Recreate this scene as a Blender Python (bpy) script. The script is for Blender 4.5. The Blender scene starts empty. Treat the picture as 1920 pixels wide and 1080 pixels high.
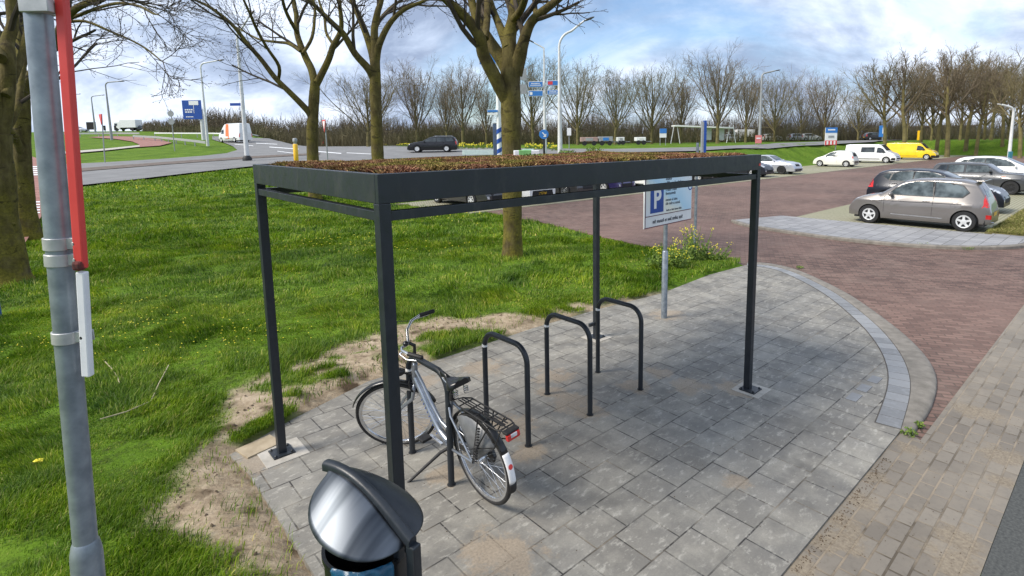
import bpy, math, random
import numpy as np
from mathutils import Vector, Matrix, Quaternion
R = math.radians
scene = bpy.context.scene
col = scene.collection
# ------------------------------------------------------------------ camera
HC = 2.616
PITCH, ROLL, FPX, PX, PY = 0.1333944, -0.0116738, 1021.193, 1027.49, 402.47
cd = bpy.data.cameras.new('camera'); cam = bpy.data.objects.new('camera', cd); col.objects.link(cam)
fw = Vector((0, math.cos(PITCH), -math.sin(PITCH))); rt0 = Vector((1, 0, 0)); up0 = rt0.cross(fw)
rt = math.cos(ROLL)*rt0 + math.sin(ROLL)*up0
up = -math.sin(ROLL)*rt0 + math.cos(ROLL)*up0
M = Matrix((rt, up, -fw)).transposed().to_4x4(); M.translation = Vector((0, 0, HC))
cam.matrix_world = M
cd.sensor_width = 36; cd.sensor_fit = 'HORIZONTAL'; cd.lens = 36*FPX/1920
cd.shift_x = (960-PX)/1920; cd.shift_y = (PY-540)/1920
cd.clip_start = 0.05; cd.clip_end = 4000
scene.camera = cam
CO = Vector((0, 0, HC))
def ray(u, v): return fw*FPX + rt*(u-PX) - up*(v-PY)
def at(u, v, Y):            # point on the sight line of photo pixel (u,v) at depth Y
    d = ray(u, v); return CO + d*(Y/d.y)
def gnd(u, v, z=0.0):
    d = ray(u, v); return CO + d*((z-HC)/d.z)
def proj(p):
    d = Vector(p)-CO; z = d.dot(fw)
    return PX+FPX*d.dot(rt)/z, PY-FPX*d.dot(up)/z
# site axes: u along the shelter and the parking rows, n across
AX = R(42.5); UX, UY = math.cos(AX), math.sin(AX)
def UN(u, n, z=0.0): return Vector((UX*u-UY*n, UY*u+UX*n, z))
def toUN(x, y): return UX*x+UY*y, -UY*x+UX*y
def u_for_px(px, n):
    lo, hi = 2.0, 120.0
    for _ in range(60):
        m = (lo+hi)/2
        if proj(UN(m, n))[0] < px: lo = m
        else: hi = m
    return lo
# ------------------------------------------------------------------ numpy noise
def _h(ix, iy, s):
    n = (ix.astype(np.int64)*374761393 + iy.astype(np.int64)*668265263 + s*974711) & 0xffffffff
    n = ((n ^ (n >> 13))*1274126177) & 0xffffffff
    return ((n ^ (n >> 16)) & 0xffff)/65535.0
def vnoise(x, y, sc=1.0, s=1):
    x = np.asarray(x, float)*sc; y = np.asarray(y, float)*sc
    ix, iy = np.floor(x), np.floor(y); fx, fy = x-ix, y-iy
    fx = fx*fx*(3-2*fx); fy = fy*fy*(3-2*fy)
    a, b, c, d = _h(ix, iy, s), _h(ix+1, iy, s), _h(ix, iy+1, s), _h(ix+1, iy+1, s)
    return (a*(1-fx)+b*fx)*(1-fy)+(c*(1-fx)+d*fx)*fy
def fbm(x, y, sc=1.0, s=1, o=4):
    r, a, t = 0, .5, 0
    for i in range(o): r = r+a*vnoise(x, y, sc*2**i, s+i*17); t += a; a *= .5
    return r/t
def sst(x, a, b):
    t = np.clip((np.asarray(x, float)-a)/(b-a), 0, 1); return t*t*(3-2*t)
# ------------------------------------------------------------------ terrain height
def terr(x, y):
    x = np.asarray(x, float); y = np.asarray(y, float)
    u, n = UX*x+UY*y, -UY*x+UX*y
    b = x/np.maximum(y, 1)
    cap = 2.1 + 5.2*(1-sst(b, -.66, -.42))
    r = .0515*np.maximum(0, y-20)
    r = cap*(1-np.exp(-(r/cap)-.0*(r/cap)**3)) * 1.0 if False else np.minimum(r, cap)
    m = np.maximum(sst(n, 22.3, 27), sst(u, 97, 103))
    m = np.where(y < 20, 1, m)
    return r*m
def terr1(x, y): return float(terr(x, y))
def onT(u, v, off=0.0):     # photo pixel -> point on the terrain
    d = ray(u, v); d = d/d.y; t = 1.5; st = .25
    while t < 600:
        p = CO+d*t
        if p.z < terr1(p.x, p.y)+off:
            lo, hi = t-st, t
            for _ in range(30):
                m = (lo+hi)/2; q = CO+d*m
                if q.z < terr1(q.x, q.y)+off: hi = m
                else: lo = m
            return CO+d*lo
        st = .25+t*.01; t += st
    return CO+d*300
def onTY(u, Y):              # terrain point at depth Y under the photo column u (at horizon row)
    p = at(u, 265, Y); p.z = terr1(p.x, p.y); return p
# ------------------------------------------------------------------ object helpers
def tag(o, label=None, cat=None, group=None, kind=None):
    if label: o['label'] = label
    if cat: o['category'] = cat
    if group: o['group'] = group
    if kind: o['kind'] = kind
    return o
def thing(name, label, cat, loc=(0, 0, 0), rz=0.0, group=None):
    o = bpy.data.objects.new(name, None); col.objects.link(o); o.empty_display_size = .2
    o.location = loc; o.rotation_euler = (0, 0, rz)
    return tag(o, label, cat, group)
def copy_tree(o, parent=None):
    c = o.copy(); col.objects.link(c)
    if parent: c.parent = parent
    for ch in list(o.children): copy_tree(ch, c)
    return c
class MB:
    def __init__(s): s.v = []; s.f = []
    def add(s, vs, fs):
        k = len(s.v); s.v.extend([tuple(v) for v in vs]); s.f.extend([tuple(i+k for i in f) for f in fs]); return s
    def box(s, c, size, rot=None):
        x, y, z = size[0]/2, size[1]/2, size[2]/2
        vs = [Vector(p) for p in ((-x,-y,-z),(x,-y,-z),(x,y,-z),(-x,y,-z),(-x,-y,z),(x,-y,z),(x,y,z),(-x,y,z))]
        if rot is not None: vs = [rot @ v for v in vs]
        c = Vector(c)
        return s.add([v+c for v in vs], [(0,3,2,1),(4,5,6,7),(0,1,5,4),(1,2,6,5),(2,3,7,6),(3,0,4,7)])
    def bar(s, a, b, w, h, upv=(0, 0, 1)):
        a, b = Vector(a), Vector(b); d = (b-a); L = d.length; d.normalize()
        x = d.cross(Vector(upv)); x = x.normalized() if x.length > 1e-5 else Vector((1, 0, 0)); y = x.cross(d)
        rot = Matrix((x, d, y)).transposed()
        return s.box((a+b)/2, (w, L, h), rot)
    def tube(s, pts, rad, n=8, cap=True):
        pts = [Vector(p) for p in pts]; m = len(pts)
        if not hasattr(rad, '__len__'): rad = [rad]*m
        t = (pts[1]-pts[0]).normalized()
        ref = Vector((0, 0, 1)) if abs(t.z) < .9 else Vector((1, 0, 0))
        x = t.cross(ref).normalized(); vs = []
        for i in range(m):
            if i == 0: t = pts[1]-pts[0]
            elif i == m-1: t = pts[-1]-pts[-2]
            else: t = (pts[i+1]-pts[i]).normalized()+(pts[i]-pts[i-1]).normalized()
            t = t.normalized() if t.length > 1e-9 else Vector((0, 0, 1))
            x = x-t*x.dot(t); x = x.normalized() if x.length > 1e-6 else t.orthogonal().normalized()
            y = t.cross(x)
            for k in range(n):
                a = 2*math.pi*k/n; vs.append(pts[i]+(x*math.cos(a)+y*math.sin(a))*rad[i])
        fs = [(i*n+k, i*n+(k+1) % n, (i+1)*n+(k+1) % n, (i+1)*n+k) for i in range(m-1) for k in range(n)]
        if cap: fs += [tuple(reversed(range(n))), tuple(range((m-1)*n, m*n))]
        return s.add(vs, fs)
    def lathe(s, prof, c=(0, 0, 0), rot=None, n=24, closed=False):
        vs = []; m = len(prof); c = Vector(c)
        for r, z in prof:
            for k in range(n):
                a = 2*math.pi*k/n; v = Vector((r*math.cos(a), r*math.sin(a), z))
                vs.append((rot @ v if rot is not None else v)+c)
        rng = range(m) if closed else range(m-1)
        fs = [(i*n+k, i*n+(k+1) % n, ((i+1) % m)*n+(k+1) % n, ((i+1) % m)*n+k) for i in rng for k in range(n)]
        if not closed:
            if prof[0][0] > 1e-6: fs.append(tuple(reversed(range(n))))
            if prof[-1][0] > 1e-6: fs.append(tuple(range((m-1)*n, m*n)))
        return s.add(vs, fs)
    def grid(s, P, flip=False):     # P[i][j] points
        a, b = len(P), len(P[0]); vs = [p for r in P for p in r]
        fs = [(i*b+j, i*b+j+1, (i+1)*b+j+1, (i+1)*b+j) for i in range(a-1) for j in range(b-1)]
        if flip: fs = [tuple(reversed(f)) for f in fs]
        return s.add(vs, fs)
    def prism(s, poly, z0, z1):     # convex or simple polygon in xy
        n = len(poly); vs = [(p[0], p[1], z0) for p in poly]+[(p[0], p[1], z1) for p in poly]
        fs = [tuple(reversed(range(n))), tuple(range(n, 2*n))]+[(i, (i+1) % n, n+(i+1) % n, n+i) for i in range(n)]
        return s.add(vs, fs)
    def sphere(s, c, r, n=10, m=6, sc=(1, 1, 1), rot=None):
        c = Vector(c); vs = []
        for i in range(m+1):
            ph = math.pi*i/m
            for k in range(n):
                a = 2*math.pi*k/n; v = Vector((r*math.sin(ph)*math.cos(a)*sc[0], r*math.sin(ph)*math.sin(a)*sc[1], r*math.cos(ph)*sc[2]))
                vs.append((rot @ v if rot is not None else v)+c)
        fs = [(i*n+k, (i+1)*n+k, (i+1)*n+(k+1) % n, i*n+(k+1) % n) for i in range(m) for k in range(n)]
        return s.add(vs, fs)
    def build(s, name, mat, parent=None, smooth=35, bevel=0, loc=None, solid=0):
        me = bpy.data.meshes.new(name); me.from_pydata(s.v, [], s.f); me.update()
        return obj(name, me, mat, parent, smooth, bevel, loc, solid)
def obj(name, me, mat, parent=None, smooth=35, bevel=0, loc=None, solid=0):
    o = bpy.data.objects.new(name, me); col.objects.link(o)
    if mat: me.materials.append(mat)
    if smooth:
        me.polygons.foreach_set('use_smooth', [True]*len(me.polygons))
        try: me.set_sharp_from_angle(angle=R(smooth))
        except Exception: pass
    if bevel:
        b = o.modifiers.new('bevel', 'BEVEL'); b.width = bevel; b.segments = 2; b.limit_method = 'ANGLE'
    if solid:
        b = o.modifiers.new('solid', 'SOLIDIFY'); b.thickness = solid; b.offset = 0
    if parent: o.parent = parent
    if loc is not None: o.location = loc
    return o
def npmesh(name, V, F, mat, parent=None, smooth=False, loops=None):
    V = np.asarray(V, np.float32); F = np.asarray(F, np.int32); k = F.shape[1]
    me = bpy.data.meshes.new(name); me.vertices.add(len(V)); me.vertices.foreach_set('co', V.ravel())
    me.loops.add(F.size); me.loops.foreach_set('vertex_index', F.ravel())
    me.polygons.add(len(F)); me.polygons.foreach_set('loop_start', np.arange(0, F.size, k, dtype=np.int32))
    me.update(calc_edges=True); me.validate()
    return obj(name, me, mat, parent, 180 if smooth else 0)
# ------------------------------------------------------------------ materials
class NT:
    def __init__(s, m): s.t = m.node_tree; s.n = s.t.nodes; s.bsdf = s.n.get('Principled BSDF')
    def new(s, ty, **kw):
        nd = s.n.new(ty)
        for k, v in kw.items():
            if k.startswith('i_'): nd.inputs[k[2:].replace('_', ' ')].default_value = v
            else: setattr(nd, k, v)
        return nd
    def link(s, a, b): s.t.links.new(a, b)
    def noise(s, vec, scale, detail=4, rough=.55, dist=0):
        nd = s.new('ShaderNodeTexNoise'); nd.inputs['Scale'].default_value = scale; nd.inputs['Detail'].default_value = detail
        nd.inputs['Roughness'].default_value = rough; nd.inputs['Distortion'].default_value = dist
        if vec is not None: s.link(vec, nd.inputs['Vector'])
        return nd.outputs['Fac']
    def ramp(s, fac, stops, interp='LINEAR'):
        nd = s.new('ShaderNodeValToRGB'); cr = nd.color_ramp; cr.interpolation = interp
        while len(cr.elements) < len(stops): cr.elements.new(.5)
        for e, (p, c) in zip(cr.elements, stops): e.position = p; e.color = (*c, 1) if len(c) == 3 else c
        s.link(fac, nd.inputs[0]); return nd.outputs[0]
    def fr(s, fac, a, b): return s.ramp(fac, [(a, (0, 0, 0)), (b, (1, 1, 1))])
    def mix(s, fac, a, b, mode='MIX'):
        nd = s.new('ShaderNodeMix', data_type='RGBA', blend_type=mode)
        for sock, v in ((nd.inputs[0], fac), (nd.inputs[6], a), (nd.inputs[7], b)):
            if isinstance(v, (int, float)): sock.default_value = v
            elif isinstance(v, tuple): sock.default_value = (*v, 1) if len(v) == 3 else v
            else: s.link(v, sock)
        return nd.outputs[2]
    def math(s, op, a, b=None):
        nd = s.new('ShaderNodeMath', operation=op)
        for i, v in enumerate((a, b)):
            if v is None: continue
            if isinstance(v, (int, float)): nd.inputs[i].default_value = v
            else: s.link(v, nd.inputs[i])
        return nd.outputs[0]
    def bump(s, h, strength=.3, dist=.01):
        nd = s.new('ShaderNodeBump'); nd.inputs['Strength'].default_value = strength; nd.inputs['Distance'].default_value = dist
        s.link(h, nd.inputs['Height']); s.link(nd.outputs[0], s.bsdf.inputs['Normal'])
    def obj(s, loc=None, rot=None, scale=None):
        tc = s.new('ShaderNodeTexCoord').outputs['Object']
        if loc or rot or scale:
            mp = s.new('ShaderNodeMapping')
            if loc: mp.inputs['Location'].default_value = loc
            if rot: mp.inputs['Rotation'].default_value = rot
            if scale: mp.inputs['Scale'].default_value = scale
            s.link(tc, mp.inputs['Vector']); return mp.outputs[0]
        return tc
    def setc(s, c): s.link(c, s.bsdf.inputs['Base Color'])
def newmat(name, rough=.6, metal=0.0, spec=None):
    m = bpy.data.materials.new(name); m.use_nodes = True; t = NT(m)
    t.bsdf.inputs['Roughness'].default_value = rough; t.bsdf.inputs['Metallic'].default_value = metal
    if spec is not None: t.bsdf.inputs['Specular IOR Level'].default_value = spec
    return m, t
def pm(name, c1, c2=None, scale=6, rough=.55, metal=0.0, bump=0, bs=40, coat=0, spec=None, lo=.35, hi=.65):
    m, t = newmat(name, rough, metal, spec)
    if c2 is None: c2 = tuple(min(1, x*1.12+.004) for x in c1)
    v = t.obj()
    t.setc(t.ramp(t.noise(v, scale, 5), [(lo, c1), (hi, c2)]))
    if bump: t.bump(t.noise(v, bs, 4), bump, .01)
    if coat: t.bsdf.inputs['Coat Weight'].default_value = coat; t.bsdf.inputs['Coat Roughness'].default_value = .05
    rr = t.math('MULTIPLY_ADD', t.noise(v, scale*3, 3), .16); 
    rr.node.inputs[2].default_value = rough-.08
    t.link(rr, t.bsdf.inputs['Roughness'])
    return m
# ------------------------------------------------------------------ shared materials
MT = {}
def steelmat():
    m, t = newmat('anthracite coated steel', .38, 0, .5); v = t.obj()
    c = t.ramp(t.noise(v, 5, 4), [(.3, (.012, .016, .021)), (.7, (.018, .023, .030))])
    dust = t.math('MULTIPLY', t.fr(t.noise(t.obj(scale=(1, 1, .35)), 7, 6, .7), .54, .74), .35)
    c = t.mix(dust, c, (.085, .08, .072)); t.setc(c)
    t.link(t.ramp(t.noise(v, 16, 5, .7), [(.3, (.28, .28, .28)), (.7, (.55, .55, .55))]), t.bsdf.inputs['Roughness']); t.bump(t.noise(v, 140, 3), .05, .004); return m
MT['steel'] = steelmat()
MT['galv'] = pm('galvanised steel', (.20, .23, .26), (.33, .37, .41), 14, .42, .55, .03, 60)
MT['galv2'] = pm('pale zinc', (.36, .37, .37), (.5, .5, .49), 20, .4, .4)
MT['white'] = pm('white paint', (.74, .75, .75), (.82, .82, .81), 5, .4)
MT['offwhite'] = pm('lamp post white', (.55, .56, .56), (.7, .7, .69), 3, .45)
MT['red'] = pm('red paint', (.62, .045, .04), (.72, .06, .05), 9, .38)
MT['blue'] = pm('sign blue', (.012, .06, .30), (.016, .075, .34), 5, .35)
MT['lblue'] = pm('sign mid blue', (.03, .17, .50), (.04, .2, .55), 5, .35)
MT['yellow'] = pm('yellow paint', (.75, .42, .01), (.82, .5, .02), 5, .4)
MT['black'] = pm('black rubber', (.008, .008, .009), (.014, .014, .015), 20, .6)
MT['blackgloss'] = pm('black plastic', (.008, .009, .01), (.012, .013, .015), 10, .3)
MT['chrome'] = pm('polished alloy', (.55, .56, .58), (.68, .69, .70), 12, .22, .9)
MT['grey'] = pm('sign back grey', (.25, .26, .27), (.33, .34, .35), 5, .5)
MT['dark'] = pm('dark void', (.004, .004, .005), (.008, .008, .009), 5, .7)
MT['concrete'] = pm('concrete kerb', (.15, .135, .112), (.235, .212, .18), 7, .85, 0, .3, 60)
MT['concrete_pale'] = pm('pale concrete', (.33, .31, .27), (.46, .43, .38), 9, .85, 0, .3, 70)
MT['orange'] = pm('orange livery', (.75, .16, .04), (.82, .2, .05), 4, .4)
MT['plate'] = pm('number plate yellow', (.72, .42, .02), (.78, .48, .04), 4, .4)
MT['redlens'] = pm('red lens', (.45, .012, .012), (.62, .03, .025), 12, .12, 0, 0, 40, .6)
MT['clearlens'] = pm('clear lens', (.45, .47, .5), (.75, .77, .8), 18, .1, .2, 0, 40, .6)
def glassmat():
    m, t = newmat('tinted glass', .04, 0, .9)
    v = t.obj(); t.setc(t.ramp(t.noise(v, 1.6, 3), [(.4, (.012, .016, .018)), (.62, (.045, .055, .058))])); return m
MT['glass'] = glassmat()
def glassmat2():
    m, t = newmat('window glass with painted sheen', .03, 0, .6)
    v = t.obj(); t.setc(t.ramp(t.noise(v, 2.2, 3), [(.38, (.03, .04, .042)), (.6, (.14, .17, .18))])); return m  # opaque; pale blotches in the colour stand in for reflected light
MT['glass_painted_sheen'] = glassmat2()
def barkmat():
    m, t = newmat('bark', .9, 0, .2); v = t.obj(); vs = t.obj(scale=(1, 1, .45))
    base = t.ramp(t.noise(vs, 7, 6, .65), [(.3, (.038, .028, .013)), (.5, (.085, .066, .029)), (.72, (.145, .117, .052))])
    moss = t.fr(t.noise(v, 1.7, 4), .42, .62)
    zc = t.new('ShaderNodeSeparateXYZ'); t.link(v, zc.inputs[0])
    low = t.ramp(zc.outputs[2], [(0.0, (1, 1, 1)), (1.0, (.25, .25, .25))]); 
    lz = t.math('MULTIPLY', zc.outputs[2], .30); low = t.ramp(lz, [(0.0, (1, 1, 1)), (.85, (.35, .35, .35))])
    mf = t.math('MULTIPLY', t.math('MAXIMUM', moss, t.math('MULTIPLY', t.fr(t.noise(v, 3.5, 4), .36, .55), low)), t.math('MULTIPLY_ADD', low, .55)); mf.node.inputs[1].links[0].from_node.inputs[2].default_value = .22
    c = t.mix(mf, base, t.ramp(t.noise(v, 24, 3), [(.3, (.10, .09, .010)), (.7, (.25, .215, .026))]))
    crack = t.fr(t.noise(t.obj(scale=(.6, .6, 1.6)), 3.4, 5, .6, 1.2), .60, .64)
    c = t.mix(t.math('MULTIPLY', crack, .6), c, (.012, .009, .006))
    t.setc(c); t.bump(t.noise(vs, 22, 5, .7), .9, .02); return m
MT['bark'] = barkmat()
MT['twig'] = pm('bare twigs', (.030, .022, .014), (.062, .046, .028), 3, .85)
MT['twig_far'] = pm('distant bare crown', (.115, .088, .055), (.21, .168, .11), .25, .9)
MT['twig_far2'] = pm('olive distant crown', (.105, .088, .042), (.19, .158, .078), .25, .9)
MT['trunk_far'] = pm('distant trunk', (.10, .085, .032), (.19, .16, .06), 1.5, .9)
MT['bud'] = pm('bud', (.055, .035, .02), (.10, .065, .04), 20, .7)
# ------------------------------------------------------------------ polygons of the site (world xy)
def gp(px): return [tuple(gnd(*p)[:2]) for p in px]
slab_poly = [(-1.9, .5), (-1.55, 2.2)] + gp([(590,1079),(540,1000),(500,940),(470,893)]) + [(-2.74, 4.33), (-2.47, 4.95)] + gp([(690,715),(850,665),(1000,615),(1120,580),(1240,550),(1330,515),(1398,497),(1440,499),(1480,509),(1530,531),(1580,560),(1640,608),(1680,652),(1702,695),(1706,740),(1690,805)]) + [tuple(UN(-.9, 1.25)[:2])]
kerb_in = gp([(1400,495),(1440,498),(1480,508),(1530,530),(1580,559),(1640,607),(1680,651),(1703,695),(1707,740),(1690,806)])
kerb_out = gp([(1404,491),(1445,494),(1490,504),(1545,527),(1600,556),(1670,605),(1722,650),(1755,700),(1748,758),(1707,818)])
def sd_poly(x, y, poly):
    x = np.asarray(x, float); y = np.asarray(y, float); P = np.array(poly); n = len(P)
    d = np.full(x.shape, 1e9); ins = np.zeros(x.shape, bool)
    for i in range(n):
        a, b = P[i-1], P[i]; e = b-a
        t = np.clip(((x-a[0])*e[0]+(y-a[1])*e[1])/max(e@e, 1e-12), 0, 1)
        d = np.minimum(d, np.hypot(x-a[0]-t*e[0], y-a[1]-t*e[1]))
        c = (a[1] > y) != (b[1] > y)
        with np.errstate(divide='ignore', invalid='ignore'):
            xi = a[0]+(y-a[1])*(b[0]-a[0])/(b[1]-a[1] if b[1] != a[1] else 1e-12)
        ins ^= c & (x < xi)
    return np.where(ins, -d, d)
brick_poly = [tuple(UN(*p)[:2]) for p in ((5.3,1.02),(16,1.02),(110,.9),(110,22.2),(11.0,22.2),(12.4,17.9),(11.9,13.2),(11.24,10.2),(10.9,8.1),(10.75,5.7),(9.5,4.4),(7.5,3.0),(5.6,1.6))]
gutter_poly = [tuple(UN(*p)[:2]) for p in ((-2,.45),(110,.30),(110,.95),(16,1.04),(5.4,1.10),(5.55,1.3),(-2,1.4))]
asph_poly = [tuple(UN(*p)[:2]) for p in ((-4,-9),(110,-9),(110,.30),(-4,.45))]
sand_poly = gp([(1245,548),(1150,572),(1080,582),(1020,612),(960,600),(880,603),(830,602),(770,622),(705,640),(640,660),(560,692),(490,722),(440,762),(425,810),(385,860),(350,915),(345,975),(420,1012),(470,1040),(560,1079)]) + [(-1.2, 2.6), (-1.9, 3.9), (-2.4, 4.9), (-1.2, 6.4), (.7, 8.2)]
def sand_amt(x, y):
    s = sd_poly(x, y, sand_poly) - .13 + (fbm(x, y, 2.6, 5, 4)-.5)*.42
    m = sst(-s, -.18, .14)
    holes = sst(fbm(x, y, 1.9, 31, 3), .66, .74)
    return np.clip(m*(1-holes*.8), 0, 1)
def paved_sd(x, y):
    d = sd_poly(x, y, slab_poly)
    for p in (brick_poly, gutter_poly, asph_poly): d = np.minimum(d, sd_poly(x, y, p))
    return d
# ------------------------------------------------------------------ ground sheet
def ground():
    def axis(parts):
        r = []
        for a, b, s in parts: r += list(np.arange(a, b-1e-6, s))
        return np.array(r)
    xs = axis([(-1500,-400,110),(-400,-120,14),(-120,-30,3),(-30,-9,.7),(-9,5.5,.085),(5.5,30,.7),(30,120,3),(120,400,14),(400,1501,110)])
    ys = axis([(-60,-4,8),(-4,1.2,.8),(1.2,13.5,.085),(13.5,32,.6),(32,120,2),(120,420,12),(420,3001,130)])
    X, Y = np.meshgrid(xs, ys, indexing='ij')
    Z = terr(X, Y)-.06
    near = sst(X, -10, -8.5)*(1-sst(X, 4.8, 5.4))*(1-sst(Y, 12.5, 13.4))*sst(Y, 0, 1.2)
    pd = paved_sd(X, Y); S = sand_amt(X, Y)*near
    lawn = .05*sst(pd, -.02, .3)+.055*fbm(X, Y, 1.1, 3, 4)*sst(pd, 0, .3)+S*(.05*(fbm(X, Y, 5, 9, 4)-.45)+.03*np.maximum(0, vnoise(X, Y, 16, 12)-.5))*sst(pd, 0, .12)
    Z = Z+near*np.where(pd > -.03, .042+lawn, -.02)
    a, b = X.shape
    V = np.stack([X, Y, Z], -1).reshape(-1, 3)
    I = np.arange(a*b).reshape(a, b)
    F = np.stack([I[:-1,:-1], I[1:,:-1], I[1:,1:], I[:-1,1:]], -1).reshape(-1, 4)
    m, t = newmat('turf and sandy soil', .95, 0, .1)
    v = t.obj()
    g = t.ramp(t.noise(v, .55, 6, .65), [(.3, (.055, .110, .008)), (.5, (.10, .18, .014)), (.7, (.15, .23, .025))])
    g = t.mix(t.fr(t.noise(v, 9, 4), .45, .75), g, (.035, .05, .012))
    s = t.ramp(t.noise(v, 7, 6, .7), [(.3, (.18, .135, .088)), (.5, (.33, .26, .18)), (.7, (.47, .385, .28))])
    s = t.mix(t.fr(t.noise(v, 3.1, 4), .56, .66), s, (.085, .06, .038))
    at_ = t.new('ShaderNodeAttribute', attribute_name='sand')
    t.setc(t.mix(at_.outputs['Fac'], g, s)); t.bump(t.noise(v, 34, 5, .7), .8, .02)
    o = npmesh('ground', V, F, m, None, True)
    at2 = o.data.attributes.new('sand', 'FLOAT', 'POINT'); at2.data.foreach_set('value', S.reshape(-1).astype(np.float32))
    return tag(o, kind='structure')
ground()
# ------------------------------------------------------------------ paving
def un_obj(name, mb_poly, z0, z1, mat):
    from mathutils.geometry import tessellate_polygon
    P_ = [toUN(*p) for p in mb_poly]; n_ = len(P_); mb = MB()
    A2 = sum(P_[i-1][0]*P_[i][1]-P_[i][0]*P_[i-1][1] for i in range(n_))
    if A2 < 0: P_ = P_[::-1]
    tri = tessellate_polygon([[Vector((p[0], p[1], 0)) for p in P_]]); fs = []
    for t3 in tri:
        a, b, c = [Vector((P_[k][0], P_[k][1], 0)) for k in t3]
        fs.append(tuple(t3) if (b-a).cross(c-a).z > 0 else tuple(reversed(t3)))
    mb.add([(p[0], p[1], z1) for p in P_]+[(p[0], p[1], z0) for p in P_], fs+[(i, n_+i, n_+(i+1) % n_, (i+1) % n_) for i in range(n_)])
    o = mb.build(name, mat, None, 0); o.rotation_euler = (0, 0, AX); return tag(o, kind='structure')
def spots(t, v, pts, nz, wob=.16):
    acc = None
    for (x, y, r) in pts:
        d = t.new('ShaderNodeVectorMath', operation='DISTANCE'); t.link(v, d.inputs[0]); d.inputs[1].default_value = (x, y, 0)
        k = t.math('SUBTRACT', r, d.outputs['Value']); k = t.math('DIVIDE', k, r)
        acc = k if acc is None else t.math('MAXIMUM', acc, k)
    fine_ = t.math('MULTIPLY_ADD', t.noise(v, 38, 6, .8), 1.6); fine_.node.inputs[2].default_value = -.8
    w = t.math('MULTIPLY_ADD', nz, 2.6); w.node.inputs[2].default_value = -1.35
    return t.fr(t.math('ADD', t.math('ADD', acc, w), fine_), .0, .40)
def tilemat():
    m, t = newmat('grey concrete paving tiles', .55, 0, .5); v = t.obj(loc=(0.06, -1.25, 0))
    vo = t.obj()
    b = t.new('ShaderNodeTexBrick'); t.link(v, b.inputs['Vector'])
    for k, x in (('Scale', 1), ('Brick Width', .305), ('Row Height', .305), ('Mortar Size', .0058), ('Mortar Smooth', .25), ('Bias', 0)): b.inputs[k].default_value = x
    b.inputs['Color1'].default_value = (.172, .162, .142, 1); b.inputs['Color2'].default_value = (.240, .227, .199, 1); b.inputs['Mortar'].default_value = (.045, .040, .033, 1)
    b.offset = .43; b.offset_frequency = 2
    t.link(t.ramp(t.noise(vo, 2.3, 5, .6), [(.50, (.030, .027, .023)), (.68, (.24, .20, .145))]), b.inputs['Mortar'])
    c = b.outputs['Color']
    n1 = t.noise(vo, 3.3, 6, .62); c = t.mix(t.math('MULTIPLY', t.fr(n1, .46, .62), .5), c, (.35, .33, .28))
    n2 = t.noise(t.obj(scale=(1, 2.1, 1)), 9, 5, .7); c = t.mix(t.math('MULTIPLY', t.fr(n2, .54, .66), .62), c, (.46, .44, .385))
    c = t.mix(t.math('MULTIPLY', t.fr(t.noise(vo, 26, 3), .68, .74), .6), c, (.42, .40, .36))
    c = t.mix(t.math('MULTIPLY', t.fr(t.noise(vo, 1.7, 6, .65), .50, .66), .55), c, (.095, .092, .085))
    c = t.mix(t.math('MULTIPLY', t.fr(t.noise(vo, 70, 3), .35, .7), .22), c, (.07, .068, .064))
    pts = []
    for (x, y, r) in ((993,848,.16),(1075,752,.26),(1105,772,.2),(1190,722,.2),(1290,723,.24),(1385,728,.24),(940,1040,.3),(770,805,.25),(830,890,.18),(960,800,.3),(1030,735,.2),(1040,705,.24),(905,690,.3),(790,715,.25),(1250,590,.3),(480,865,.28),(700,1030,.2),(1240,700,.18),(1380,905,.12)):
        p = toUN(*gnd(x, y)[:2]); pts.append((p[0], p[1], r))
    sp = spots(t, vo, pts, t.noise(vo, 5, 5, .65))
    sand = t.ramp(t.noise(vo, 60, 4, .7), [(.3, (.20, .155, .105)), (.65, (.36, .29, .21))])
    c = t.mix(t.math('MULTIPLY', sp, .7), c, sand)
    # sand swept into joints near the lawn side
    sep = t.new('ShaderNodeSeparateXYZ'); t.link(vo, sep.inputs[0])
    t.setc(c)
    rr = t.ramp(t.noise(vo, 4, 4), [(.35, (.58, .58, .58)), (.65, (.85, .85, .85))]); t.link(rr, t.bsdf.inputs['Roughness'])
    h = t.math('ADD', t.math('MULTIPLY', b.outputs['Fac'], -1.0), t.math('MULTIPLY', t.noise(vo, 90, 3), .12)); t.bump(h, .7, .006)
    return m
MT['tile'] = tilemat()
un_obj('pavement', slab_poly, -.12, 0, MT['tile'])
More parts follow.
